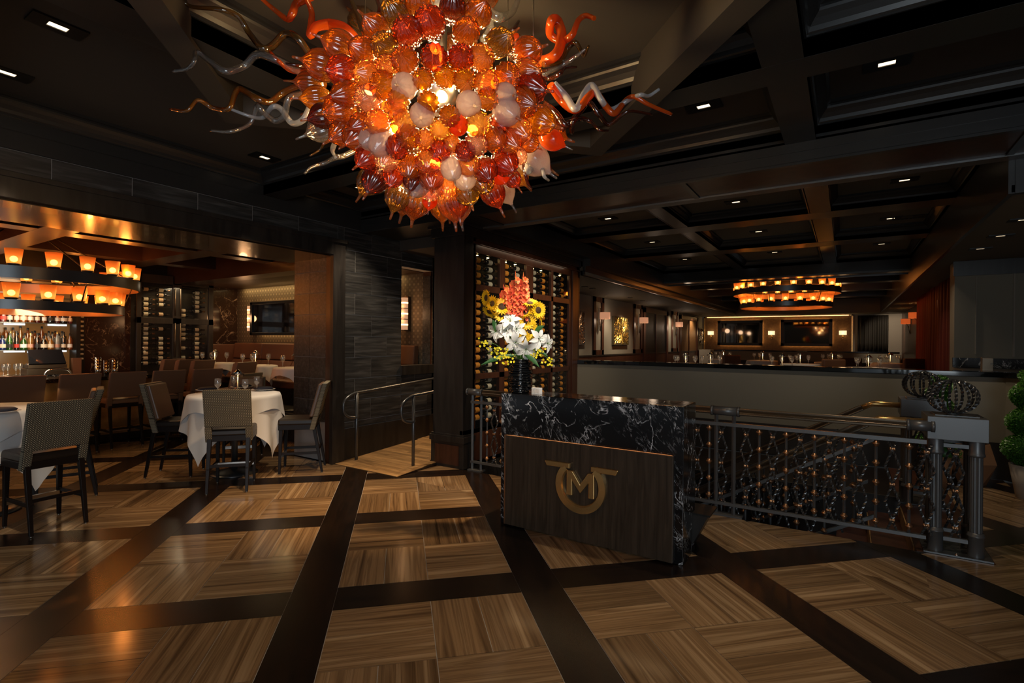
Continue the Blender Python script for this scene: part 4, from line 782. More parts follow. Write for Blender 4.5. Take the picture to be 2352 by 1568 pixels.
# ================================================================ topiaries and faceted planter
def pot(t, r0, r1, h, m=M['clay']): MB().lathe([(.001, 0), (r0, 0), (r1, h), (r1-.02, h), (r1-.03, h-.04), (.001, h-.04)], 24).build('pot', m, t)
def topiary(x, y, label, zb, pot_fn, h=1.0, r=.16, seed=1, sq=1.0):
    t = thing('spiral_topiary', label, 'topiary', (x, y, 0)); pot_fn(t); rr = random.Random(seed); mb = MB(); core = MB()
    n = 17000; turns = 3.2
    for i in range(n):
        u = rr.random(); a = u*turns*2*PI; k = (1-.45*u)*r; cz = zb+u*h; c = Vector((math.cos(a)*.34*k, math.sin(a)*.34*k, cz))
        v = Vector((rr.gauss(0, 1), rr.gauss(0, 1), rr.gauss(0, 1))).normalized(); p = c+Vector((v.x*k*.80, v.y*k*.80, v.z*k*.62)); e = (v+Vector((rr.gauss(0, .6), rr.gauss(0, .6), rr.gauss(0, .6)))).normalized(); s1 = e.orthogonal().normalized(); s2 = e.cross(s1); L_ = .017+.009*rr.random(); W_ = .0065
        mb.add([p, p+e*L_*.5+s1*W_, p+e*L_, p+e*L_*.5-s1*W_], [(0, 1, 2, 3)], 0)
    for i in range(40): u = i/39; a = u*turns*2*PI; k = (1-.45*u)*r; core.ball((math.cos(a)*.34*k, math.sin(a)*.34*k, zb+u*h), k*.68, 10, 0, (1, 1, .8))
    f = mb.build('foliage', M['boxwood'], t); f['kind'] = 'stuff'; core.build('inner_branches', M['leaf'], t); MB().tube([(0, 0, .1), (0, 0, zb+h)], .014, 6).build('trunk', M['mahogany'], t)
topiary(1.70, 7.85, 'spiral boxwood topiary in a pale clay pot cut by the right picture edge', .40, lambda t: pot(t, .105, .165, .37), .95, .21, 2)
fp = thing('faceted_planter', 'empty brown faceted planter on the floor beside the clay pot', 'planter', (1.30, 8.30, 0))
mb = MB(); ra, rb_, rc = .13, .235, .16; n = 6
vs = [(ra*math.cos(2*PI*i/n), ra*math.sin(2*PI*i/n), 0) for i in range(n)]+[(rb_*math.cos(2*PI*(i+.5)/n), rb_*math.sin(2*PI*(i+.5)/n), .27) for i in range(n)]+[(rc*math.cos(2*PI*i/n), rc*math.sin(2*PI*i/n), .50) for i in range(n)]
mb.add(vs, [(i, (i+1) % n, n+i) for i in range(n)]+[(n+i, (i+1) % n, n+(i+1) % n) for i in range(n)]+[(n+i, n+(i+1) % n, 2*n+(i+1) % n) for i in range(n)]+[(2*n+i, n+i, 2*n+(i+1) % n) for i in range(n)]+[tuple(range(n))[::-1]]); mb.build('shell', M['copper_pot'], fp)
MB().lathe([(.001, .47), (.14, .47)], 6).build('soil', M['black'], fp)
topiary(.93, 7.95, 'spiral boxwood topiary half hidden behind the far cage ball', .40, lambda t: pot(t, .11, .16, .37, M['copper_pot']), .85, .19, 5)
# ================================================================ counter stools (patterned backs)
def counter_stool(name, label, loc, rz, group, pattern=True, seat_h=.66, back_h=1.135, w=.44):
    # faces -Y before turning; back at +Y
    t = thing(name, label, 'stool' if not pattern else 'chair', loc, rz, group); hw_ = w/2; dz = seat_h-.66
    mb = MB().box(-hw_, -.23, seat_h-.105, hw_, .20, seat_h-.04).build('seat_frame', M['chair_wood'], t, bev=.004)
    MB().hexa([(-hw_-.005, -.24, seat_h-.045), (hw_+.005, -.24, seat_h-.045), (hw_+.005, .21, seat_h-.045), (-hw_-.005, .21, seat_h-.045)], [(-hw_+.005, -.232, seat_h+.03), (hw_-.005, -.232, seat_h+.03), (hw_-.005, .20, seat_h+.025), (-hw_+.005, .20, seat_h+.025)]).build('seat', M['leather'] if not pattern else M['leather_dark'], t, bev=.018)
    # raked upholstered back: shell outside, leather inside
    def bx(x0, x1, f0, f1, z0, z1, m, nm, bev):
        k = .26; y = lambda z, f: .15+f+(z-seat_h)*k
        return MB().hexa([(x0, y(z0, f0), z0), (x1, y(z0, f0), z0), (x1, y(z0, f1), z0), (x0, y(z0, f1), z0)], [(x0, y(z1, f0), z1), (x1, y(z1, f0), z1), (x1, y(z1, f1), z1), (x0, y(z1, f1), z1)]).build(nm, m, t, bev=bev)
    zb = seat_h+.055
    bk = bx(-hw_-.012, hw_+.012, .01, .075, zb, back_h, M['dot_fabric'] if pattern else M['leather'], 'back_shell', .012)
    bx(-hw_+.006, hw_-.006, -.035, .015, seat_h+.05, back_h-.012, M['leather'], 'back_cushion', .014)
    for s in (-1, 1):
        xa, xb = (-hw_-.012, -hw_+.055) if s < 0 else (hw_-.055, hw_+.012)
        bx(xa, xb, .01, .075, seat_h-.11, zb+.002, M['dot_fabric'] if pattern else M['leather'], 'back_wing', .008)
        a = s*(hw_-.03)
        for yy, rake, nm in ((-.20, -.015, 'leg'), (.185, .10, 'leg')):
            lg = MB().hexa([(a-.014+s*.004, yy-.014+rake, .012), (a+.014+s*.004, yy-.014+rake, .012), (a+.014+s*.004, yy+.014+rake, .012), (a-.014+s*.004, yy+.014+rake, .012)], [(a-.022, yy-.022, seat_h-.07), (a+.022, yy-.022, seat_h-.07), (a+.022, yy+.022, seat_h-.07), (a-.022, yy+.022, seat_h-.07)]).build(nm, M['chair_wood'], t, bev=.003)
            MB().lathe([(.001, 0), (.010, 0), (.010, .013), (.001, .013)], 8, (a+s*.004, yy+rake, 0)).build('glide', M['steel'], lg)
        MB().box(a-.010, -.20, .24, a+.010, .26, .272).build('stretcher', M['chair_wood'], t, bev=.003)
    MB().box(-hw_+.03, -.215, .20, hw_-.03, -.192, .235).box(-hw_+.03, -.219, .235, hw_-.03, -.190, .239).build('footrest', [M['steel']], t)
    MB().box(-hw_+.03, .225, .28, hw_-.03, .245, .31).build('stretcher', M['chair_wood'], t)
    return t
def face(dx, dy): return math.atan2(dx, -dy)                 # rotation so that -Y points along (dx,dy)
tc = Vector((-6.45, 3.57, 0))
CG = 'patterned counter chairs'
def chair_at(mx, my, dx, dy, label):
    global proto
    rz = face(dx, dy)
    if proto is None: proto = counter_stool('counter_chair', label, (mx, my, 0), rz, CG); return proto
    return dup(proto, (mx, my, 0), rz, label, CG)
proto = None
chair_at(-5.86, 3.22, -.44, .36, 'patterned counter chair seen from behind, pushed up to the nearer round table')
chair_at(-5.90, 4.12, -.37, -.40, 'patterned counter chair at the right of the round table, next to the opening jamb')
chair_at(-6.98, 3.16, .38, .36, 'patterned counter chair at the left of the round table, its brown leather front visible')
chair_at(-7.05, 4.02, .40, -.34, 'dark leather counter chair behind the round table, mostly hidden by the white cloth')
chair_at(-6.03, 1.62, -.97, -.10, 'patterned counter chair in the left foreground beside the cut-off table')
chair_at(-6.98, 2.02, -.3, -.9, 'patterned counter chair at the left picture edge, only its back edge visible')
chair_at(-8.35, 4.62, -.75, -.30, 'patterned counter chair farther back in front of the booth, beside the tiled reveal')
# ---- round tables with layered cloths
def cloth(parent_loc, r, s, z, rot, seed, label, cat='tablecloth', fold=.022, lab_group=None, name='tablecloth', nf=9):
    rr = random.Random(seed); mb = MB(); n = 120; vs = []; ph = [rr.random()*6 for _ in range(3)]
    rings = [0, .5, .94, 1.0]; kk = 9
    vs.append((0, 0, 0))
    for q in rings[1:]:
        for i in range(n): a = 2*PI*i/n; vs.append((r*q*math.cos(a), r*q*math.sin(a), 0 if q < 1 else -.004))
    for k in range(1, kk+1):
        t = k/kk
        for i in range(n):
            a = 2*PI*i/n; b = a-rot; rho = s/max(abs(math.cos(b)), abs(math.sin(b))); hang = max(.02, (rho-r)*.97)
            f = fold*(math.sin(nf*a+ph[0])+.6*math.sin((nf*2-3)*a+ph[1]))*t*min(1, hang/.25); rad = r+.012+.045*t*min(1, hang/.4)+f
            vs.append((rad*math.cos(a), rad*math.sin(a), -.006-hang*t))
    fs = [(0, 1+i, 1+(i+1) % n) for i in range(n)]
    for k in range(len(rings)-2+kk): fs += [(1+k*n+i, 1+(k+1)*n+i, 1+(k+1)*n+(i+1) % n, 1+k*n+(i+1) % n) for i in range(n)]
    mb.add(vs, fs, 0, True); o = mb.build(name, M['linen'], None, (parent_loc[0], parent_loc[1], z)); return tag(o, label, cat, lab_group)
def round_table(x, y, label, h=.992, r=.5):
    t = thing('round_table', label, 'table', (x, y, 0))
    MB().lathe([(.001, h-.03), (r, h-.03), (r, h-.004), (.001, h-.004)], 32).build('tabletop', M['chair_wood'], t); MB().tube([(0, 0, .03), (0, 0, h-.03)], .036, 14).build('column', M['black_iron'], t)
    MB().lathe([(.001, 0), (.27, 0), (.27, .012), (.20, .03), (.05, .05), (.001, .05)], 28).build('base', M['black_iron'], t)
round_table(tc.x, tc.y, 'round bar-height table with black pedestal under white cloths')
cloth(tc, .51, .93, .994, -.42, 1, 'white square tablecloth with long hanging points on the nearer round table')
cloth(tc, .518, .69, 1.000, .30, 2, 'short white overlay cloth on top of the nearer round table', name='overlay_cloth', fold=.012)
t2 = Vector((-6.93, 1.42, 0)); round_table(t2.x, t2.y, 'round bar-height table cut by the left picture edge under white cloths')
cloth(t2, .51, .93, .994, -.3, 3, 'white square tablecloth on the table cut by the left picture edge'); cloth(t2, .518, .69, 1.0, .45, 4, 'short white overlay cloth on the table cut by the left picture edge', name='overlay_cloth', fold=.012)
# ---- tableware
GLM = MB().lathe([(.001, .001), (.034, .001), (.034, .004), (.006, .010), (.005, .075), (.012, .085), (.036, .115), (.042, .145), (.038, .185), (.033, .205)], 20).mesh('bowl', [M['glass']])
def wineglass(x, y, z, label, group, s=1.0): o = link('wine_glass', GLM, None, (x, y, z)); o.scale = (s, s, s); return tag(o, label, 'glass', group)
def table_lamp(x, y, z, label, group=None, lit=None, proto=[]):
    if proto: o = dup(proto[0], (x, y, z), 0, label, group)
    else:
        o = thing('table_lamp', label, 'lamp', (x, y, z), 0, group); MB().lathe([(.001, 0), (.042, 0), (.042, .012), (.012, .022), (.009, .20), (.001, .20)], 16).build('base', M['chrome'], o)
        MB().lathe([(.018, .262), (.085, .195), (.083, .195), (.016, .260)], 24).lathe([(.001, .268), (.018, .262)], 16).build('shade', M['chrome'], o); MB().ball((0, 0, .205), .013, 8).build('bulb', M['flame'], o); proto.append(o)
    if lit: lamp('POINT', (x, y, z+.17), lit*.5, WARM, .02, name='table_lamp_glow')
    return o
def setting(x, y, z, label, r=.145):
    p = thing('plate', 'white plate under a folded navy napkin '+label, 'plate', (x, y, z)); MB().lathe([(.001, .002), (.08, .002), (r, .016), (r, .019), (.08, .007), (.001, .007)], 28).build('dish', M['china'], p)
    n_ = tag(MB().lathe([(.001, 0), (.115, 0), (.125, .012), (.10, .026), (.001, .030)], 22).build('napkin', M['navy'], None, (x, y, z+.019)), 'navy blue napkin folded on the plate '+label, 'napkin')
    return p
TZ = 1.003
for x, y, lb in ((500, 905, 'leftmost wine glass on the nearer round table'), (537, 895, 'wine glass left of the table lamp on the nearer round table'), (563, 907, 'wine glass just right of the table lamp on the nearer round table'), (590, 898, 'rightmost wine glass on the nearer round table')):
    p = onZ(x, y, TZ); wineglass(p.x, p.y, TZ, lb, 'wine glasses on the nearer round table', .94)
p = onZ(546, 893, TZ); table_lamp(p.x, p.y, TZ, 'small chrome table lamp with a conical shade on the nearer round table', lit=.6)
for x, y, lb in ((478, 897, 'on the left of the nearer round table'), (605, 896, 'on the right of the nearer round table'), (556, 890, 'at the back of the nearer round table')): p = onZ(x, y, TZ); setting(p.x, p.y, TZ, lb)
p = onZ(-2, 948, TZ); setting(p.x, p.y, TZ, 'on the table cut by the left picture edge')
# ================================================================ bar counter and leather bar stools
lamp('AREA', (-9.93, 2.6, 1.005), 3.0, WARM, .05, target=(-9.98, 2.6, 0), sy=4.5, name='bar_front_strip')
bar = thing('bar_counter', 'long bar counter with black glossy top and lit stone front', 'bar', (-10.2, 1.5, 0))
MB().box(-.38, -3.5, 1.02, .28, 2.95, 1.065).build('bar_top', M['marble_black'], bar, bev=.005)
M['onyx'] = grain('onyx', [(.3, (.22, .15, .07)), (.7, (.46, .34, .17))], (2, 2, 2), .35, rnd=False)
for k in range(7): MB().box(.10, -3.5+k*.9, .12, .13, -3.5+k*.9+.88, 1.0).build('front_panel', M['onyx'], bar)
MB().box(-.35, -3.5, 0, .10, 2.93, 1.02).box(.13, -3.5, 0, .15, 2.93, .12).build('body', M['ebony'], bar)
MB().tube([(.26, -3.4, .22), (.26, 2.9, .22)], .022, 10).build('foot_rail', M['brass'], bar)
for k in range(4): MB().box(.14, -2.4+k*1.5, .95, .20, -2.3+k*1.5, .97).build('under_lamp', M['led'], bar)
sp = None; SG = 'brown leather bar stools'
for i, y in enumerate((2.26, 2.89, 3.48, 4.06, 4.66)):
    lb = '%s brown leather bar stool from the left along the bar' % ORD[i]
    if sp is None: sp = counter_stool('bar_stool', lb, (-9.58, y, 0), -PI/2, SG, pattern=False, seat_h=.72, back_h=1.165, w=.46)
    else: dup(sp, (-9.58, y, 0), -PI/2, lb, SG)
for i, (x, y) in enumerate(((-11.15, 4.72), (-10.68, 4.76), (-10.2, 4.80), (-8.9, 4.85))):
    dup(sp, (x, y, 0), face(-.93, -.36), '%s leather stool beyond the bar end, counted from the wine cellar' % ORD[i], SG, (1, 1, 1.11))
# tap, point-of-sale terminal, steel cups, paper box on and behind the bar
tp = thing('bar_faucet', 'arched chrome faucet behind the bar between two stools', 'faucet', (-10.75, 3.05, .86)); MB().tube(spline([(0, -.17, 0), (0, -.17, .22), (0, -.10, .30), (0, .10, .30), (0, .17, .22), (0, .17, .06)], 6), .014, 10).lathe([(.001, 0), (.03, 0), (.03, .02), (.001, .02)], 10, (0, -.17, 0)).build('spout', M['chrome'], tp)
st_ = thing('bar_sink_unit', 'stainless steel work unit below the back bar', 'cabinet', (-10.85, 2.1, 0)); MB().box(-.3, -1.9, 0, .25, 1.3, .86).build('cabinet_body', M['steel'], st_); [MB().box(.25, -1.9+k*.8, .05, .265, -1.15+k*.8, .80).build('door', M['steel'], st_) for k in range(4)]
pos = thing('cash_register', 'dark touch-screen register on two drawers behind the bar', 'register', (-11.35, 3.05, 1.06)); MB().box(-.15, -.27, 0, .15, .27, .10).build('drawer', M['rail_bronze'], pos, bev=.004); MB().box(-.15, -.25, .11, .14, .25, .17).build('drawer', M['rail_bronze'], pos, bev=.004)
MB().hexa([(.10, -.24, .17), (.14, -.24, .19), (.14, .24, .19), (.10, .24, .17)], [(-.06, -.22, .40), (-.02, -.22, .42), (-.02, .22, .42), (-.06, .22, .40)]).build('screen', M['screen'], pos)
pl_ = thing('wood_post', 'pale narrow post standing at the right end of the back bar', 'post', (-11.3, 3.45, 1.06)); MB().box(-.05, -.06, 0, .05, .06, .27).build('shaft', M['leather_tan'], pl_)
bkb = thing('back_bar', 'dark back bar counter below the bottle shelves', 'counter', (-11.5, 2.0, 0)); MB().box(-.28, -3, 0, .30, 1.6, 1.02).build('cabinet_body', M['ebony'], bkb); MB().box(-.29, -3, 1.02, .32, 1.62, 1.06).build('worktop', M['marble_black'], bkb)
SC = MB().lathe([(.001, 0), (.034, 0), (.045, .15), (.041, .15), (.001, .02)], 16).mesh('steel_cup', [M['chrome']])
for i in range(3):
    for j in range(3 if i else 4): tag(link('steel_cup', SC, None, (-10.35+.02*i, 3.45+.11*i, 1.065+.05*j)), '%s polished steel shaker cup from the bottom in the %s stack on the bar' % (ORD[j], ORD[i]), 'cup', 'stacked steel cups')
bx_ = thing('paper_box', 'small box with red and white printed band lying on the bar behind a stool', 'box', (-10.1, 3.12, 1.065)); MB().box(-.07, -.13, 0, .07, .13, .05).build('carton', M['linen'], bx_); MB().box(.07, -.12, .008, .0715, -.06, .045).box(.07, .04, .008, .0715, .11, .045).build('red_band', mat('red_print', (.5, .03, .02), .6), bx_)
# ---- bottle shelves of the back bar
niche = thing('bottle_shelves', 'back-lit bar shelving of dark glass against the bar wall', 'shelf', (-11.8, 2.2, 1.06))
MB().box(0, -3, .0, .02, 1.32, 1.6).build('back_panel', mat('amber_panel', (.10, .05, .02), .25, emit=(1, .42, .10), es=.09), niche)
for z in (.40, .86, 1.30): MB().box(.02, -3, z, .32, 1.3, z+.012).build('shelf', M['shelf_glass'], niche)
for z in (.40, .86):
    for y in (-1.1, -.35, .42, .98): MB().box(.06, y, z-.03, .08, y+.26, z-.004).build('light_strip', M['led_white'], niche)
MB().box(0, 1.30, 0, .34, 1.36, 1.7).build('side_panel', M['black'], niche)
lamp('AREA', (-11.30, 2.7, 2.45), 12, (1, .85, .6), .3, target=(-11.7, 2.7, 1.9), sy=2, name='shelf_glow'); lamp('AREA', (-11.30, 2.7, 1.89), 10, (1, .85, .6), .3, target=(-11.7, 2.7, 1.45), sy=2, name='shelf_glow')
LIQ = [('amber', (.75, .30, .05), (.5, .16, .02)), ('red', (.5, .05, .02), (.3, .02, .01)), ('honey', (.9, .55, .15), (.6, .3, .05)), ('clear', (.9, .92, .9), (.55, .6, .6)), ('green', (.10, .45, .05), (.05, .25, .02)), ('blue', (.10, .18, .75), (.03, .07, .4)), ('dark', (.05, .02, .01), (.02, .01, .006)), ('pale gold', (.95, .8, .4), (.7, .5, .2))]
LM = {n: glass('liquor_'+n.replace(' ', '_'), a, b, .55, .06, fres=2.2) for n, a, b in LIQ}
PAPER = [mat('label_cream', (.72, .62, .48), .7), mat('label_pink', (.55, .30, .22), .7), mat('label_red', (.45, .03, .02), .6), mat('label_white', (.8, .8, .78), .6), mat('label_black', (.02, .02, .02), .5)]
def bottle_mesh(kind, shape, paper):
    sh = [[(.001, 0), (.036, 0), (.038, .01), (.038, .17), (.028, .20), (.013, .225), (.013, .28), (.001, .28)], [(.001, 0), (.045, 0), (.048, .02), (.046, .12), (.030, .16), (.013, .18), (.012, .235), (.001, .235)], [(.001, 0), (.030, 0), (.032, .01), (.032, .19), (.014, .24), (.012, .31), (.001, .31)]][shape]
    mb = MB().lathe(sh, 14); rr = sh[2][0]+.0008; mb.lathe([(rr, .04), (rr, .10)], 14, m=1); zt = sh[-1][1]; mb.lathe([(.015, zt-.035), (.015, zt+.004), (.001, zt+.004)], 10, m=2); return mb.mesh('bottle', [LM[kind], PAPER[paper], M['black'] if paper != 1 else M['brass']])
BMS = {}
def shelf_row(z, x, y0, n, dy, rowname, kinds, sd):
    rr = random.Random(sd)
    for i in range(n):
        k = kinds[rr.randrange(len(kinds))]; s = rr.randrange(3); p = rr.randrange(5); key = (k, s, p)
        if key not in BMS: BMS[key] = bottle_mesh(*key)
        o = link('bottle', BMS[key], None, (x, y0-dy*i, z), (0, 0, rr.random()*6)); tag(o, '%s bottle from the marble side, %s, %s liquor' % (ORD[i], rowname, k), 'bottle', 'bottles behind the bar')
shelf_row(1.06+.872, -11.56, 3.44, 15, .088, 'front of upper lit shelf', ['amber', 'red', 'amber', 'dark', 'honey'], 1); shelf_row(1.06+.872, -11.68, 3.40, 13, .09, 'back of upper lit shelf', ['amber', 'red', 'honey'], 2)
shelf_row(1.06+.412, -11.56, 3.44, 15, .088, 'front of lower lit shelf', ['clear', 'dark', 'green', 'blue', 'clear', 'amber', 'honey', 'pale gold', 'dark'], 7); shelf_row(1.06+.412, -11.68, 3.41, 14, .09, 'back of lower lit shelf', ['honey', 'pale gold', 'amber', 'clear', 'pale gold'], 4)
shelf_row(1.06+.412+.09, -11.74, 3.38, 14, .092, 'raised rank of lower lit shelf', ['honey', 'amber', 'pale gold', 'clear'], 12); shelf_row(1.06+.872+.09, -11.74, 3.37, 13, .092, 'raised rank of upper lit shelf', ['red', 'amber', 'amber'], 13)
for i in range(13): wineglass(-11.5+.1*(i % 2), 2.62-.075*i+.3, 1.065, '%s bar glass from the register on the back bar' % ORD[i], 'glasses on the back bar', .9)
# ================================================================ wine cabinets
def wine_mesh(label_m, cap_m):
    # bottle lies along +Y; neck towards +Y
    mb = MB().lathe([(.001, 0), (.034, .002), (.037, .012), (.037, .185), (.030, .215), (.014, .235), (.0135, .262)], 14, m=0, axis=Vector((0, 1, 0))); mb.lathe([(.0379, .055), (.0379, .150)], 14, m=1, axis=Vector((0, 1, 0))); mb.lathe([(.0150, .245), (.0155, .30), (.001, .301)], 12, m=2, axis=Vector((0, 1, 0))); return mb.mesh('wine_bottle', [M['black_glass'], label_m, cap_m])
LO = mat('label_orange', (.85, .36, .04), .6); LC = mat('label_ivory', (.75, .74, .58), .6); CU = mat('foil_copper', (.42, .20, .09), .35, .8)
WB = [wine_mesh(LO, CU), wine_mesh(LC, CU), wine_mesh(mat('label_tan', (.70, .55, .36), .6), mat('foil_dark', (.03, .02, .02), .4))]
cab = thing('wine_cabinet', 'tall built-in wine cabinet with glass doors full of bottles behind the flowers', 'cabinet', (-4.2, 7.1, 0))
CD_ = [(5.60, 6.17), (6.305, 6.91), (7.115, 7.72), (7.79, 8.40)]; CY0 = 7.1
MB().box(-.52, -1.57, .0, -.50, 1.7, 3.07).box(-.5, -1.565, .0, 0, -1.52, 3.07).box(-.5, 1.60, 0, 0, 1.72, 3.07).build('carcass', M['black'], cab)
fr_ = MB().box(-.05, -1.57, 2.88, .0, 1.72, 3.07).box(-.05, -1.57, 0, .0, 1.72, .50)
for a, b in ((5.535, 5.60), (6.17, 6.305), (6.91, 7.115), (7.72, 7.79), (8.40, 8.75)): fr_.box(-.05, a-CY0, .5, 0, b-CY0, 2.88)
fr_.box(-.05, -1.57, 2.365, .0, 1.32, 2.455).box(-.05, -1.57, 1.16, .0, 1.32, 1.24); fr_.build('face_frame', M['mahogany'], cab, bev=.003)
MB().box(-.052, -1.57, 2.99, .018, 1.72, 3.02).box(0, 1.40, 0, .02, 1.62, 2.98).box(.0, -1.55, .06, .012, 1.6, .44).build('frame_moulding', M['mahogany'], cab, bev=.003)
for i, (a, b) in enumerate(CD_):
    for z0, z1 in ((.5, 1.16), (1.24, 2.365), (2.455, 2.88)): MB().box(-.02, a-CY0, z0, -.016, b-CY0, z1).build('pane', M['pane'], cab)
    MB().box(-.45, a-CY0+.05, 2.872, -.05, b-CY0-.05, 2.88).build('top_light', M['led'], cab) if 0 else [MB().lathe([(.001, 0), (.018, 0), (.018, .006), (.001, .006)], 10, (-.12, a-CY0+(b-a)*u, 2.872)).build('puck_light', M['flame'], cab) for u in (.3, .75)]
    for xx in (-.27,): MB().box(xx, (a+b)/2-CY0-.004, .5, xx+.004, (a+b)/2-CY0+.004, 2.87).build('rack_rod', M['steel'], cab)
nrow = 22
for r_ in range(nrow):
    z = 2.80-r_*.1035
    for d in range(4):
        a, b = CD_[d]
        for k in range(2):
            mi = (0 if k == 0 else 1) if d < 2 else (1 if k == 0 else 0); y = a+.005+k*(b-a)*.5
            if abs(z-2.41) < .05 or abs(z-1.2) < .045: continue
            o = link('wine_bottle', WB[mi], None, (-4.275, y, z)); tag(o, '%s-row bottle from the top, %s in the %s door from the pier, %s label' % (ORD[r_], ('first', 'second')[k], ORD[d], ('orange', 'ivory')[mi]), 'bottle', 'wine bottles in the tall cabinet')
lamp('AREA', (-4.14, 7.0, 3.0), .8, HALO, 2.6, target=(-4.3, 7.0, 0), sy=.05, name='cabinet_wash')
# far wine cabinet in the bar wall, narrow rack beside the shelves
fcab = thing('wine_cellar', 'far wine cellar cabinet with two tall glass doors between brown marble panels', 'cabinet', (-11.8, 5.16, 0)); 
MB().box(-.02, -.72, .45, .04, .72, 2.95).build('recess', M['black'], fcab)
MB().box(.26, -.72, .5, .30, -.64, 2.95).box(.26, .62, .5, .30, .72, 2.95).box(.26, -.08, .5, .30, .08, 2.95).box(.26, -.72, 2.78, .30, .72, 2.95).box(.26, -.72, 1.98, .30, .72, 2.10).build('door_frame', M['ebony'], fcab, bev=.003)
for s in (-1, 1): MB().tube([(.33, s*.05, 1.3), (.33, s*.05, 2.0)], .012, 8).build('pull_handle', M['rail_bronze'], fcab); MB().tube([(.33, s*.05, 2.15), (.33, s*.05, 2.7)], .012, 8).build('pull_handle', M['rail_bronze'], fcab)
MB().box(.27, -.64, .5, .274, -.08, 2.78).box(.27, .08, .5, .274, .62, 2.78).build('pane', M['pane'], fcab)
MB().box(.06, -.62, 2.74, .24, .62, 2.76).build('top_light', M['black'], fcab); lamp('AREA', (-11.58, 5.16, 2.72), 4, (1, .8, .5), .1, target=(-11.6, 5.16, 0), sy=1.1, name='cellar_glow')
rr = random.Random(9)
for r_ in range(16):
    z = 2.66-r_*.098
    for d, y in enumerate((4.56, 4.83, 5.25, 5.52)):
        if rr.random() < .12: continue
        o = link('wine_bottle', WB[2 if rr.random() < .7 else 1], None, (-11.66, y, z)); o.scale = (.98, .86, .98); tag(o, '%s-row bottle, %s stack from the left in the far wine cellar cabinet' % (ORD[r_], ORD[d]), 'bottle', 'bottles in the far wine cellar')
rk = thing('bottle_rack', 'narrow rack of pale bottle ends between the lit shelves and the marble', 'rack', (-11.8, 3.62, 0)); MB().box(0, -.10, 1.06, .03, .10, 2.6).build('back_board', M['black'], rk)
for k in range(13): MB().lathe([(.001, 0), (.018, 0), (.02, .05), (.001, .05)], 8, (.05, -.05, 1.3+k*.085), axis=Vector((0, -1, 0))).lathe([(.001, 0), (.02, 0), (.02, .06), (.001, .06)], 8, (.05, .07, 1.3+k*.085), axis=Vector((0, -1, 0))).build('bottle_neck', M['china'], rk)
# ================================================================ booth wall: banquette, television, sconces, laid tables
bq = thing('banquette', 'long tan upholstered banquette along the patterned wall', 'banquette', (-9, 6.5, RAISE))
for k in range(5):
    xa = -2.62+k*1.11; MB().hexa([(xa, -.34, .42), (xa+1.10, -.34, .42), (xa+1.10, 0, .42), (xa, 0, .42)], [(xa, -.12, .80), (xa+1.10, -.12, .80), (xa+1.10, 0, .80), (xa, 0, .80)]).build('back_cushion', M['leather_tan'], bq, bev=.02); MB().hexa([(xa, -.13, .81), (xa+1.10, -.13, .81), (xa+1.10, 0, .81), (xa, 0, .81)], [(xa, -.10, 1.15), (xa+1.10, -.10, 1.15), (xa+1.10, 0, 1.15), (xa, 0, 1.15)]).build('head_cushion', M['leather_tan'], bq, bev=.025)
MB().box(-2.75, -.62, .0, 2.95, 0, .30).build('plinth', M['ebony'], bq); MB().box(-2.62, -.62, .30, 2.94, -.1, .45).build('seat', M['leather_tan'], bq, bev=.03); MB().box(-2.76, -.62, .0, -2.63, 0, 1.12).build('end_panel', M['leather_tan'], bq, bev=.02)
tv = thing('television', 'dark framed television on the patterned booth wall with light behind it', 'television', (-9.85, 6.46, 2.13))
MB().hexa([(-1.02, -.07, -.33), (1.0, -.07, -.33), (1.0, 0, -.33), (-1.02, 0, -.33)], [(-1.02, -.07, .33), (1.0, -.07, .33), (1.0, 0, .33), (-1.02, 0, .33)]).build('screen', M['screen'], tv)
MB().box(-1.08, -.10, .30, 1.06, .0, .36).box(-1.08, -.10, -.36, 1.06, 0, -.30).box(-1.08, -.10, -.36, -1.0, 0, .36).box(.98, -.10, -.36, 1.06, 0, .36).build('frame', M['black'], tv, bev=.006); MB().box(-.95, .02, .30, .95, .04, .32).box(-.95, .02, -.32, .95, .04, -.30).build('back_light', M['led_soft'], tv)
MB().box(-.3, 0, -.2, .3, .088, .2).build('wall_bracket', M['black'], tv)
def tube_sconce(x, y, z, label):
    t = thing('wall_sconce', label, 'sconce', (x, y, z), 0, 'three-tier glass sconces'); MB().box(-.05, -.02, -.30, .05, .045, .30).build('backplate', M['rail_bronze'], t)
    for k in (-1, 0, 1): MB().lathe([(.001, -.088), (.062, -.088), (.062, .088), (.001, .088)], 18, (0, -.055, k*.187)).build('glass_tube', M['pearl'], t); MB().lathe([(.001, -.014), (.064, -.014), (.064, .014), (.001, .014)], 18, (0, -.055, k*.187+.0)).build('lamp_band', M['led'], t); MB().lathe([(.001, -.006), (.064, -.006), (.064, .006), (.001, .006)], 18, (0, -.055, k*.187-.0935)).build('ring', M['rail_bronze'], t)
    lamp('POINT', (x, y-.22, z), 5, (1, .5, .22), .08, name='sconce_glow')
tube_sconce(-11.06, 6.5, 2.14, 'three-tier glowing glass sconce left of the television'); tube_sconce(-6.37, 6.5, 2.14, 'three-tier glowing glass sconce on the patterned wall seen through the ramp window')
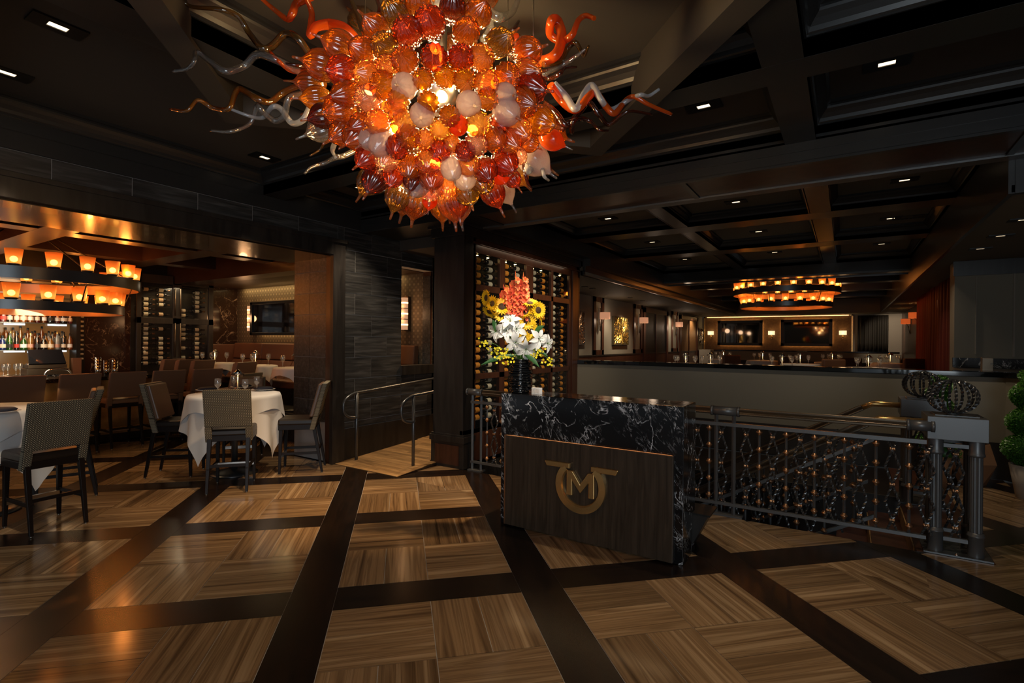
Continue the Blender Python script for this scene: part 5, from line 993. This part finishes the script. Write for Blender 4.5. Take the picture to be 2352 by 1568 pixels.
def laid_table(x, y, zf, label, key, n=4, r=.42, lit=0, seed=0, group_l='lamps on the laid tables', h=.75):
    t = thing('dining_table', label, 'table', (x, y, zf)); MB().lathe([(.001, h-.03), (r, h-.03), (r, h-.004), (.001, h-.004)], 20).build('tabletop', M['chair_wood'], t); MB().tube([(0, 0, .02), (0, 0, h-.03)], .04, 8).lathe([(.001, 0), (.24, 0), (.2, .03), (.001, .03)], 16).build('pedestal', M['black_iron'], t)
    cloth((x, y), r+.01, r*1.35, zf+h+.001, .4+seed, seed+20, 'white cloth on the '+key, lab_group=None)
    z = zf+h+.008; rr = random.Random(seed)
    for i in range(n): a = 2*PI*(i+.5)/n+rr.random()*.3; wineglass(x+.22*math.cos(a), y+.22*math.sin(a), z, '%s wine glass around the lamp on the %s' % (ORD[i], key), 'wine glasses on the '+key, 1.0)
    table_lamp(x, y, z, 'small lamp in the middle of the '+key, group_l, lit)
laid_table(-10.75, 5.53, RAISE, 'laid table nearest the far wine cellar', 'laid table nearest the far wine cellar', 4, .36, .5, 1); laid_table(-9.25, 5.50, RAISE, 'laid table in front of the middle of the banquette', 'laid table at the middle of the banquette', 4, .36, .6, 2); laid_table(-8.0, 5.50, RAISE, 'laid table in front of the banquette by the tiled reveal', 'laid table by the tiled reveal', 4, .36, .5, 3)
# ================================================================ dining room furnishing
DZ = RAISE
dch = None
def dining_chair(x, y, rz, label):
    global dch
    if dch is None:
        dch = thing('dining_chair', label, 'chair', (x, y, DZ), rz, 'brown dining room chairs'); MB().box(-.24, -.24, .38, .24, .24, .48).build('seat', M['leather_tan'], dch, bev=.03); MB().box(-.25, .20, .44, .25, .30, .90).build('backrest', M['leather_tan'], dch, bev=.03)
        for sx in (-1, 1):
            for sy in (-1, 1): MB().box(sx*.2-.02, sy*.2-.02, 0, sx*.2+.02, sy*.2+.02, .40).build('leg', M['chair_wood'], dch)
    else: dup(dch, (x, y, DZ), rz, label, 'brown dining room chairs')
DT = [(1575, 10.9, 'far left dining table'), (1632, 11.6, 'second dining table from the left'), (1662, 15.6, 'third dining table from the left'), (1752, 14.6, 'fourth dining table from the left'), (1797, 11.0, 'middle dining table by the half wall'), (1838, 12.4, 'dining table just right of the middle one'), (1912, 13.6, 'third dining table from the curtain'), (1995, 10.6, 'second dining table from the curtain'), (2045, 13.4, 'dining table nearest the red curtain')]
for i, (x, d, nm) in enumerate(DT):
    p = at(x, 800, d); laid_table(p.x, p.y, DZ, nm+' behind the half wall', nm, 6 if d < 12 else 5, .40, 1.0, 40+i, 'lamps on the dining tables')
    q = p-Vector(fw)*.80+Vector(rt)*(.15 if i % 2 else -.2); 
    if i in (2, 3, 5, 6, 8): dining_chair(q.x, q.y, PI+math.atan2(fw[0], -fw[1])+PI if 0 else -YAW+PI if 0 else PI-YAW, 'brown leather dining chair in front of the '+nm)
def drum_sconce(loc, rz, label, mt, group, s=1.0, twig=True):
    t = thing('drum_sconce', label, 'sconce', loc, rz, group)          # projects along -Y of its own frame
    MB().lathe([(.13*s, -.085*s), (.13*s, .085*s), (.127*s, .085*s), (.127*s, -.085*s)], 24, (0, -.15, 0)).build('shade', mt, t); MB().box(-.03, -.02, -.42 if twig else -.22, .03, 0, .22 if twig else .02).build('backplate', M['rail_bronze'], t)
    if twig:
        MB().tube(spline([(0, -.02, -.42), (.03, -.05, -.30), (-.05, -.07, -.20), (.03, -.10, -.12), (0, -.15, -.06)], 5), .008, 6).tube(spline([(0, -.02, -.45), (-.05, -.05, -.32), (.05, -.07, -.18), (0, -.12, -.1)], 5), .007, 6).build('twig_arm', M['black_iron'], t)
    else: MB().ball((0, -.08, -.16), .04, 10).ball((0, -.08, -.24), .022, 8).tube([(0, -.02, -.16), (0, -.15, -.16), (0, -.15, -.05)], .010, 6).build('arm', M['brass'], t)
    MB().ball((0, -.15, 0), .03, 8).build('bulb', M['flame'], t); return t
for k, y in enumerate((13.5, 16.8, 21.15)): drum_sconce((-5.79, y, 2.42), PI/2, '%s drum sconce on a twig bracket along the left dining wall' % ('nearest', 'middle', 'farthest')[k], M['pink_shade'], 'left dining wall sconces', 1.1)
for k, x in enumerate((-5.40, -2.80, -.10)): drum_sconce((x, 25.94, 2.16), 0, '%s lit sconce on the bronze back wall of the dining room' % ('left', 'middle', 'right')[k], M['cream_shade'], 'bronze wall sconces', 1.05, False); lamp('POINT', (x, 25.6, 2.16), 1.5, WARM, .1, name='sconce_glow')
for p, nm in (((2172, 698), 'near'), ((2099, 724), 'middle'), ((2080, 738), 'far')):
    q = onX(*p, 1.74); drum_sconce((1.89, q.y, q.z), -PI/2, '%s orange drum sconce on the right wall of the dining room' % nm, M['red_shade'] if nm != 'near' else M['pink_shade'], 'right dining wall sconces', 1.05)
def mirror(x0, x1, z0, z1, label):
    t = thing('wall_mirror', label, 'mirror', ((x0+x1)/2, 25.9, (z0+z1)/2)); a, b = (x1-x0)/2, (z1-z0)/2; w_ = .13
    MB().box(-a, -.09, b-w_, a, 0, b).box(-a, -.09, -b, a, 0, -b+w_).box(-a, -.09, -b, -a+w_, 0, b).box(a-w_, -.09, -b, a, 0, b).build('frame', M['black'], t, bev=.012); MB().box(-a+w_, -.04, -b+w_, a-w_, -.03, b-w_).build('mirror_glass', mat('dark_mirror', (.11, .095, .08), .04, 1) if 'dark_mirror' not in bpy.data.materials else bpy.data.materials['dark_mirror'], t)
    MB().box(-a+.1, .02, b-.05, a-.1, .035, b-.03).box(-a+.1, .02, -b+.03, a-.1, .035, -b+.05).box(-a+.03, .02, -b+.1, -a+.05, .035, b-.1).box(a-.05, .02, -b+.1, a-.03, .035, b-.1).build('back_light', M['led_soft'], t)
mirror(-5.1, -3.17, 1.58, 2.74, 'left black-framed mirror glowing at its edges on the bronze dining wall'); mirror(-2.43, -.47, 1.58, 2.75, 'right black-framed mirror glowing at its edges on the bronze dining wall')
bk = thing('booth_seat', 'long dark booth seat with a taupe back below the bronze wall', 'booth', (-2, 25.4, DZ)); MB().box(-3.2, .1, .0, 3.8, .5, .88).build('back', M['taupe'], bk); MB().box(-3.2, .08, .88, 3.8, .52, .93).build('cap', M['black_glass'], bk); MB().box(-3.0, -.45, 0, 3.75, .1, .48).build('seat', M['leather_dark'], bk, bev=.03); MB().box(-3.7, -.6, 0, -3.2, .5, .93).build('end_wall', M['taupe_light'], bk)
def art(y0, y1, z0, z1, label, seed, cols, dark):
    t = thing('relief_panel', label, 'artwork', (-5.83, (y0+y1)/2, (z0+z1)/2)); MB().box(.0, -(y1-y0)/2, -(z1-z0)/2, .07, (y1-y0)/2, (z1-z0)/2).build('panel', dark, t); rr = random.Random(seed); mb = MB()
    for i in range(340):
        y = rr.uniform(-.48, .48)*(y1-y0); z = rr.uniform(-.48, .48)*(z1-z0); a = math.atan2(z+.1, y)+rr.gauss(0, .35); l = rr.uniform(.02, .09); wd = rr.uniform(.005, .012); u = Vector((0, math.cos(a), math.sin(a)))*l; v = Vector((0, -math.sin(a), math.cos(a)))*wd; c = Vector((.07, y, z)); h = Vector((rr.uniform(.008, .02), 0, 0))
        if abs(y)+l > (y1-y0)/2 or abs(z)+l > (z1-z0)/2: continue
        mb.add([c-u-v, c+u-v, c+u+v, c-u+v, c-u*.7+h, c+u*.7+h], [(0, 1, 5, 4), (2, 3, 4, 5), (1, 2, 5), (3, 0, 4)])
    mb.build('relief', cols, t)
gold_leaf = mat('gold_leaf', (.80, .52, .12), .35, .8); dk = mat('art_ground', (.06, .045, .02), .6)
art(14.47, 15.72, 1.6, 2.46, 'gold relief panel spotlit on the left dining wall', 1, gold_leaf, dk); art(11.5, 12.46, 1.61, 2.49, 'copper relief panel partly hidden by the wine cabinet', 2, M['copper'], mat('art_ground_dark', (.05, .05, .05), .6)); art(25.05, 25.85, 1.62, 2.37, 'small silvery carved panel by the back corner of the dining room', 3, M['chrome'], dk)
def drape(x0, y0, x1, y1, z0, z1, folds, label, m, amp=.06):
    d = Vector((x1-x0, y1-y0, 0)); L_ = d.length; d.normalize(); nrm = Vector((-d.y, d.x, 0)); n = folds*8
    mb = MB().grid(lambda u, v: tuple(Vector((x0, y0, 0))+d*(u*L_)+nrm*(amp*math.sin(u*folds*2*PI)+.02*math.sin(u*folds*5))*(.6+.4*(1-v))+Vector((0, 0, z0+(z1-z0)*v))), n, 4)
    o = mb.build('curtain', m); s_ = o.modifiers.new('cloth', 'SOLIDIFY'); s_.thickness = .006; return tag(o, label, 'curtain')
drape(1.62, 17.5, 1.60, 10.9, DZ, 2.92, 22, 'long dark red curtain hanging along the right wall of the dining room', M['red_drape']); drape(.42, 25.85, 1.45, 25.85, 1.38, 2.88, 7, 'black curtain beside the bronze wall at the back', M['black_drape'], .04)
bxs = thing('steel_box', 'small brushed steel box standing on the half wall ledge at the right', 'box', (1.52, 9.05, 1.345)); MB().box(-.02, -.05, 0, .09, .05, .17).build('case', M['rail_bronze'], bxs, bev=.004); MB().box(.06, -.052, .09, .09, -.05, .10).build('slot', M['black'], bxs)
tag(MB().lathe([(.001, 3.652), (.07, 3.652), (.08, 3.66)], 20).build('smoke_detector', M['china'], None, (-5.0, 4.2, 0)), 'round white ceiling sensor behind the lowest glass bulbs', 'detector')
for i, (x, y) in enumerate(((-2.9, 8.95), (.95, 10.05))):
    t = thing('air_vent', ('slotted ceiling vent in the left dining coffer', 'slotted ceiling vent beside the downlight in the right dining coffer')[i], 'vent', (x, y, 3.655)); MB().box(-.35, -.12, -.006, .35, -.10, 0).box(-.35, .10, -.006, .35, .12, 0).box(-.35, -.12, -.006, -.33, .12, 0).box(.33, -.12, -.006, .35, .12, 0).build('frame', M['ceil_wood'], t)
    for k in range(12): MB().box(-.30+k*.052, -.10, -.005, -.28+k*.052, .10, 0).build('slat', M['ceil_wood'], t)
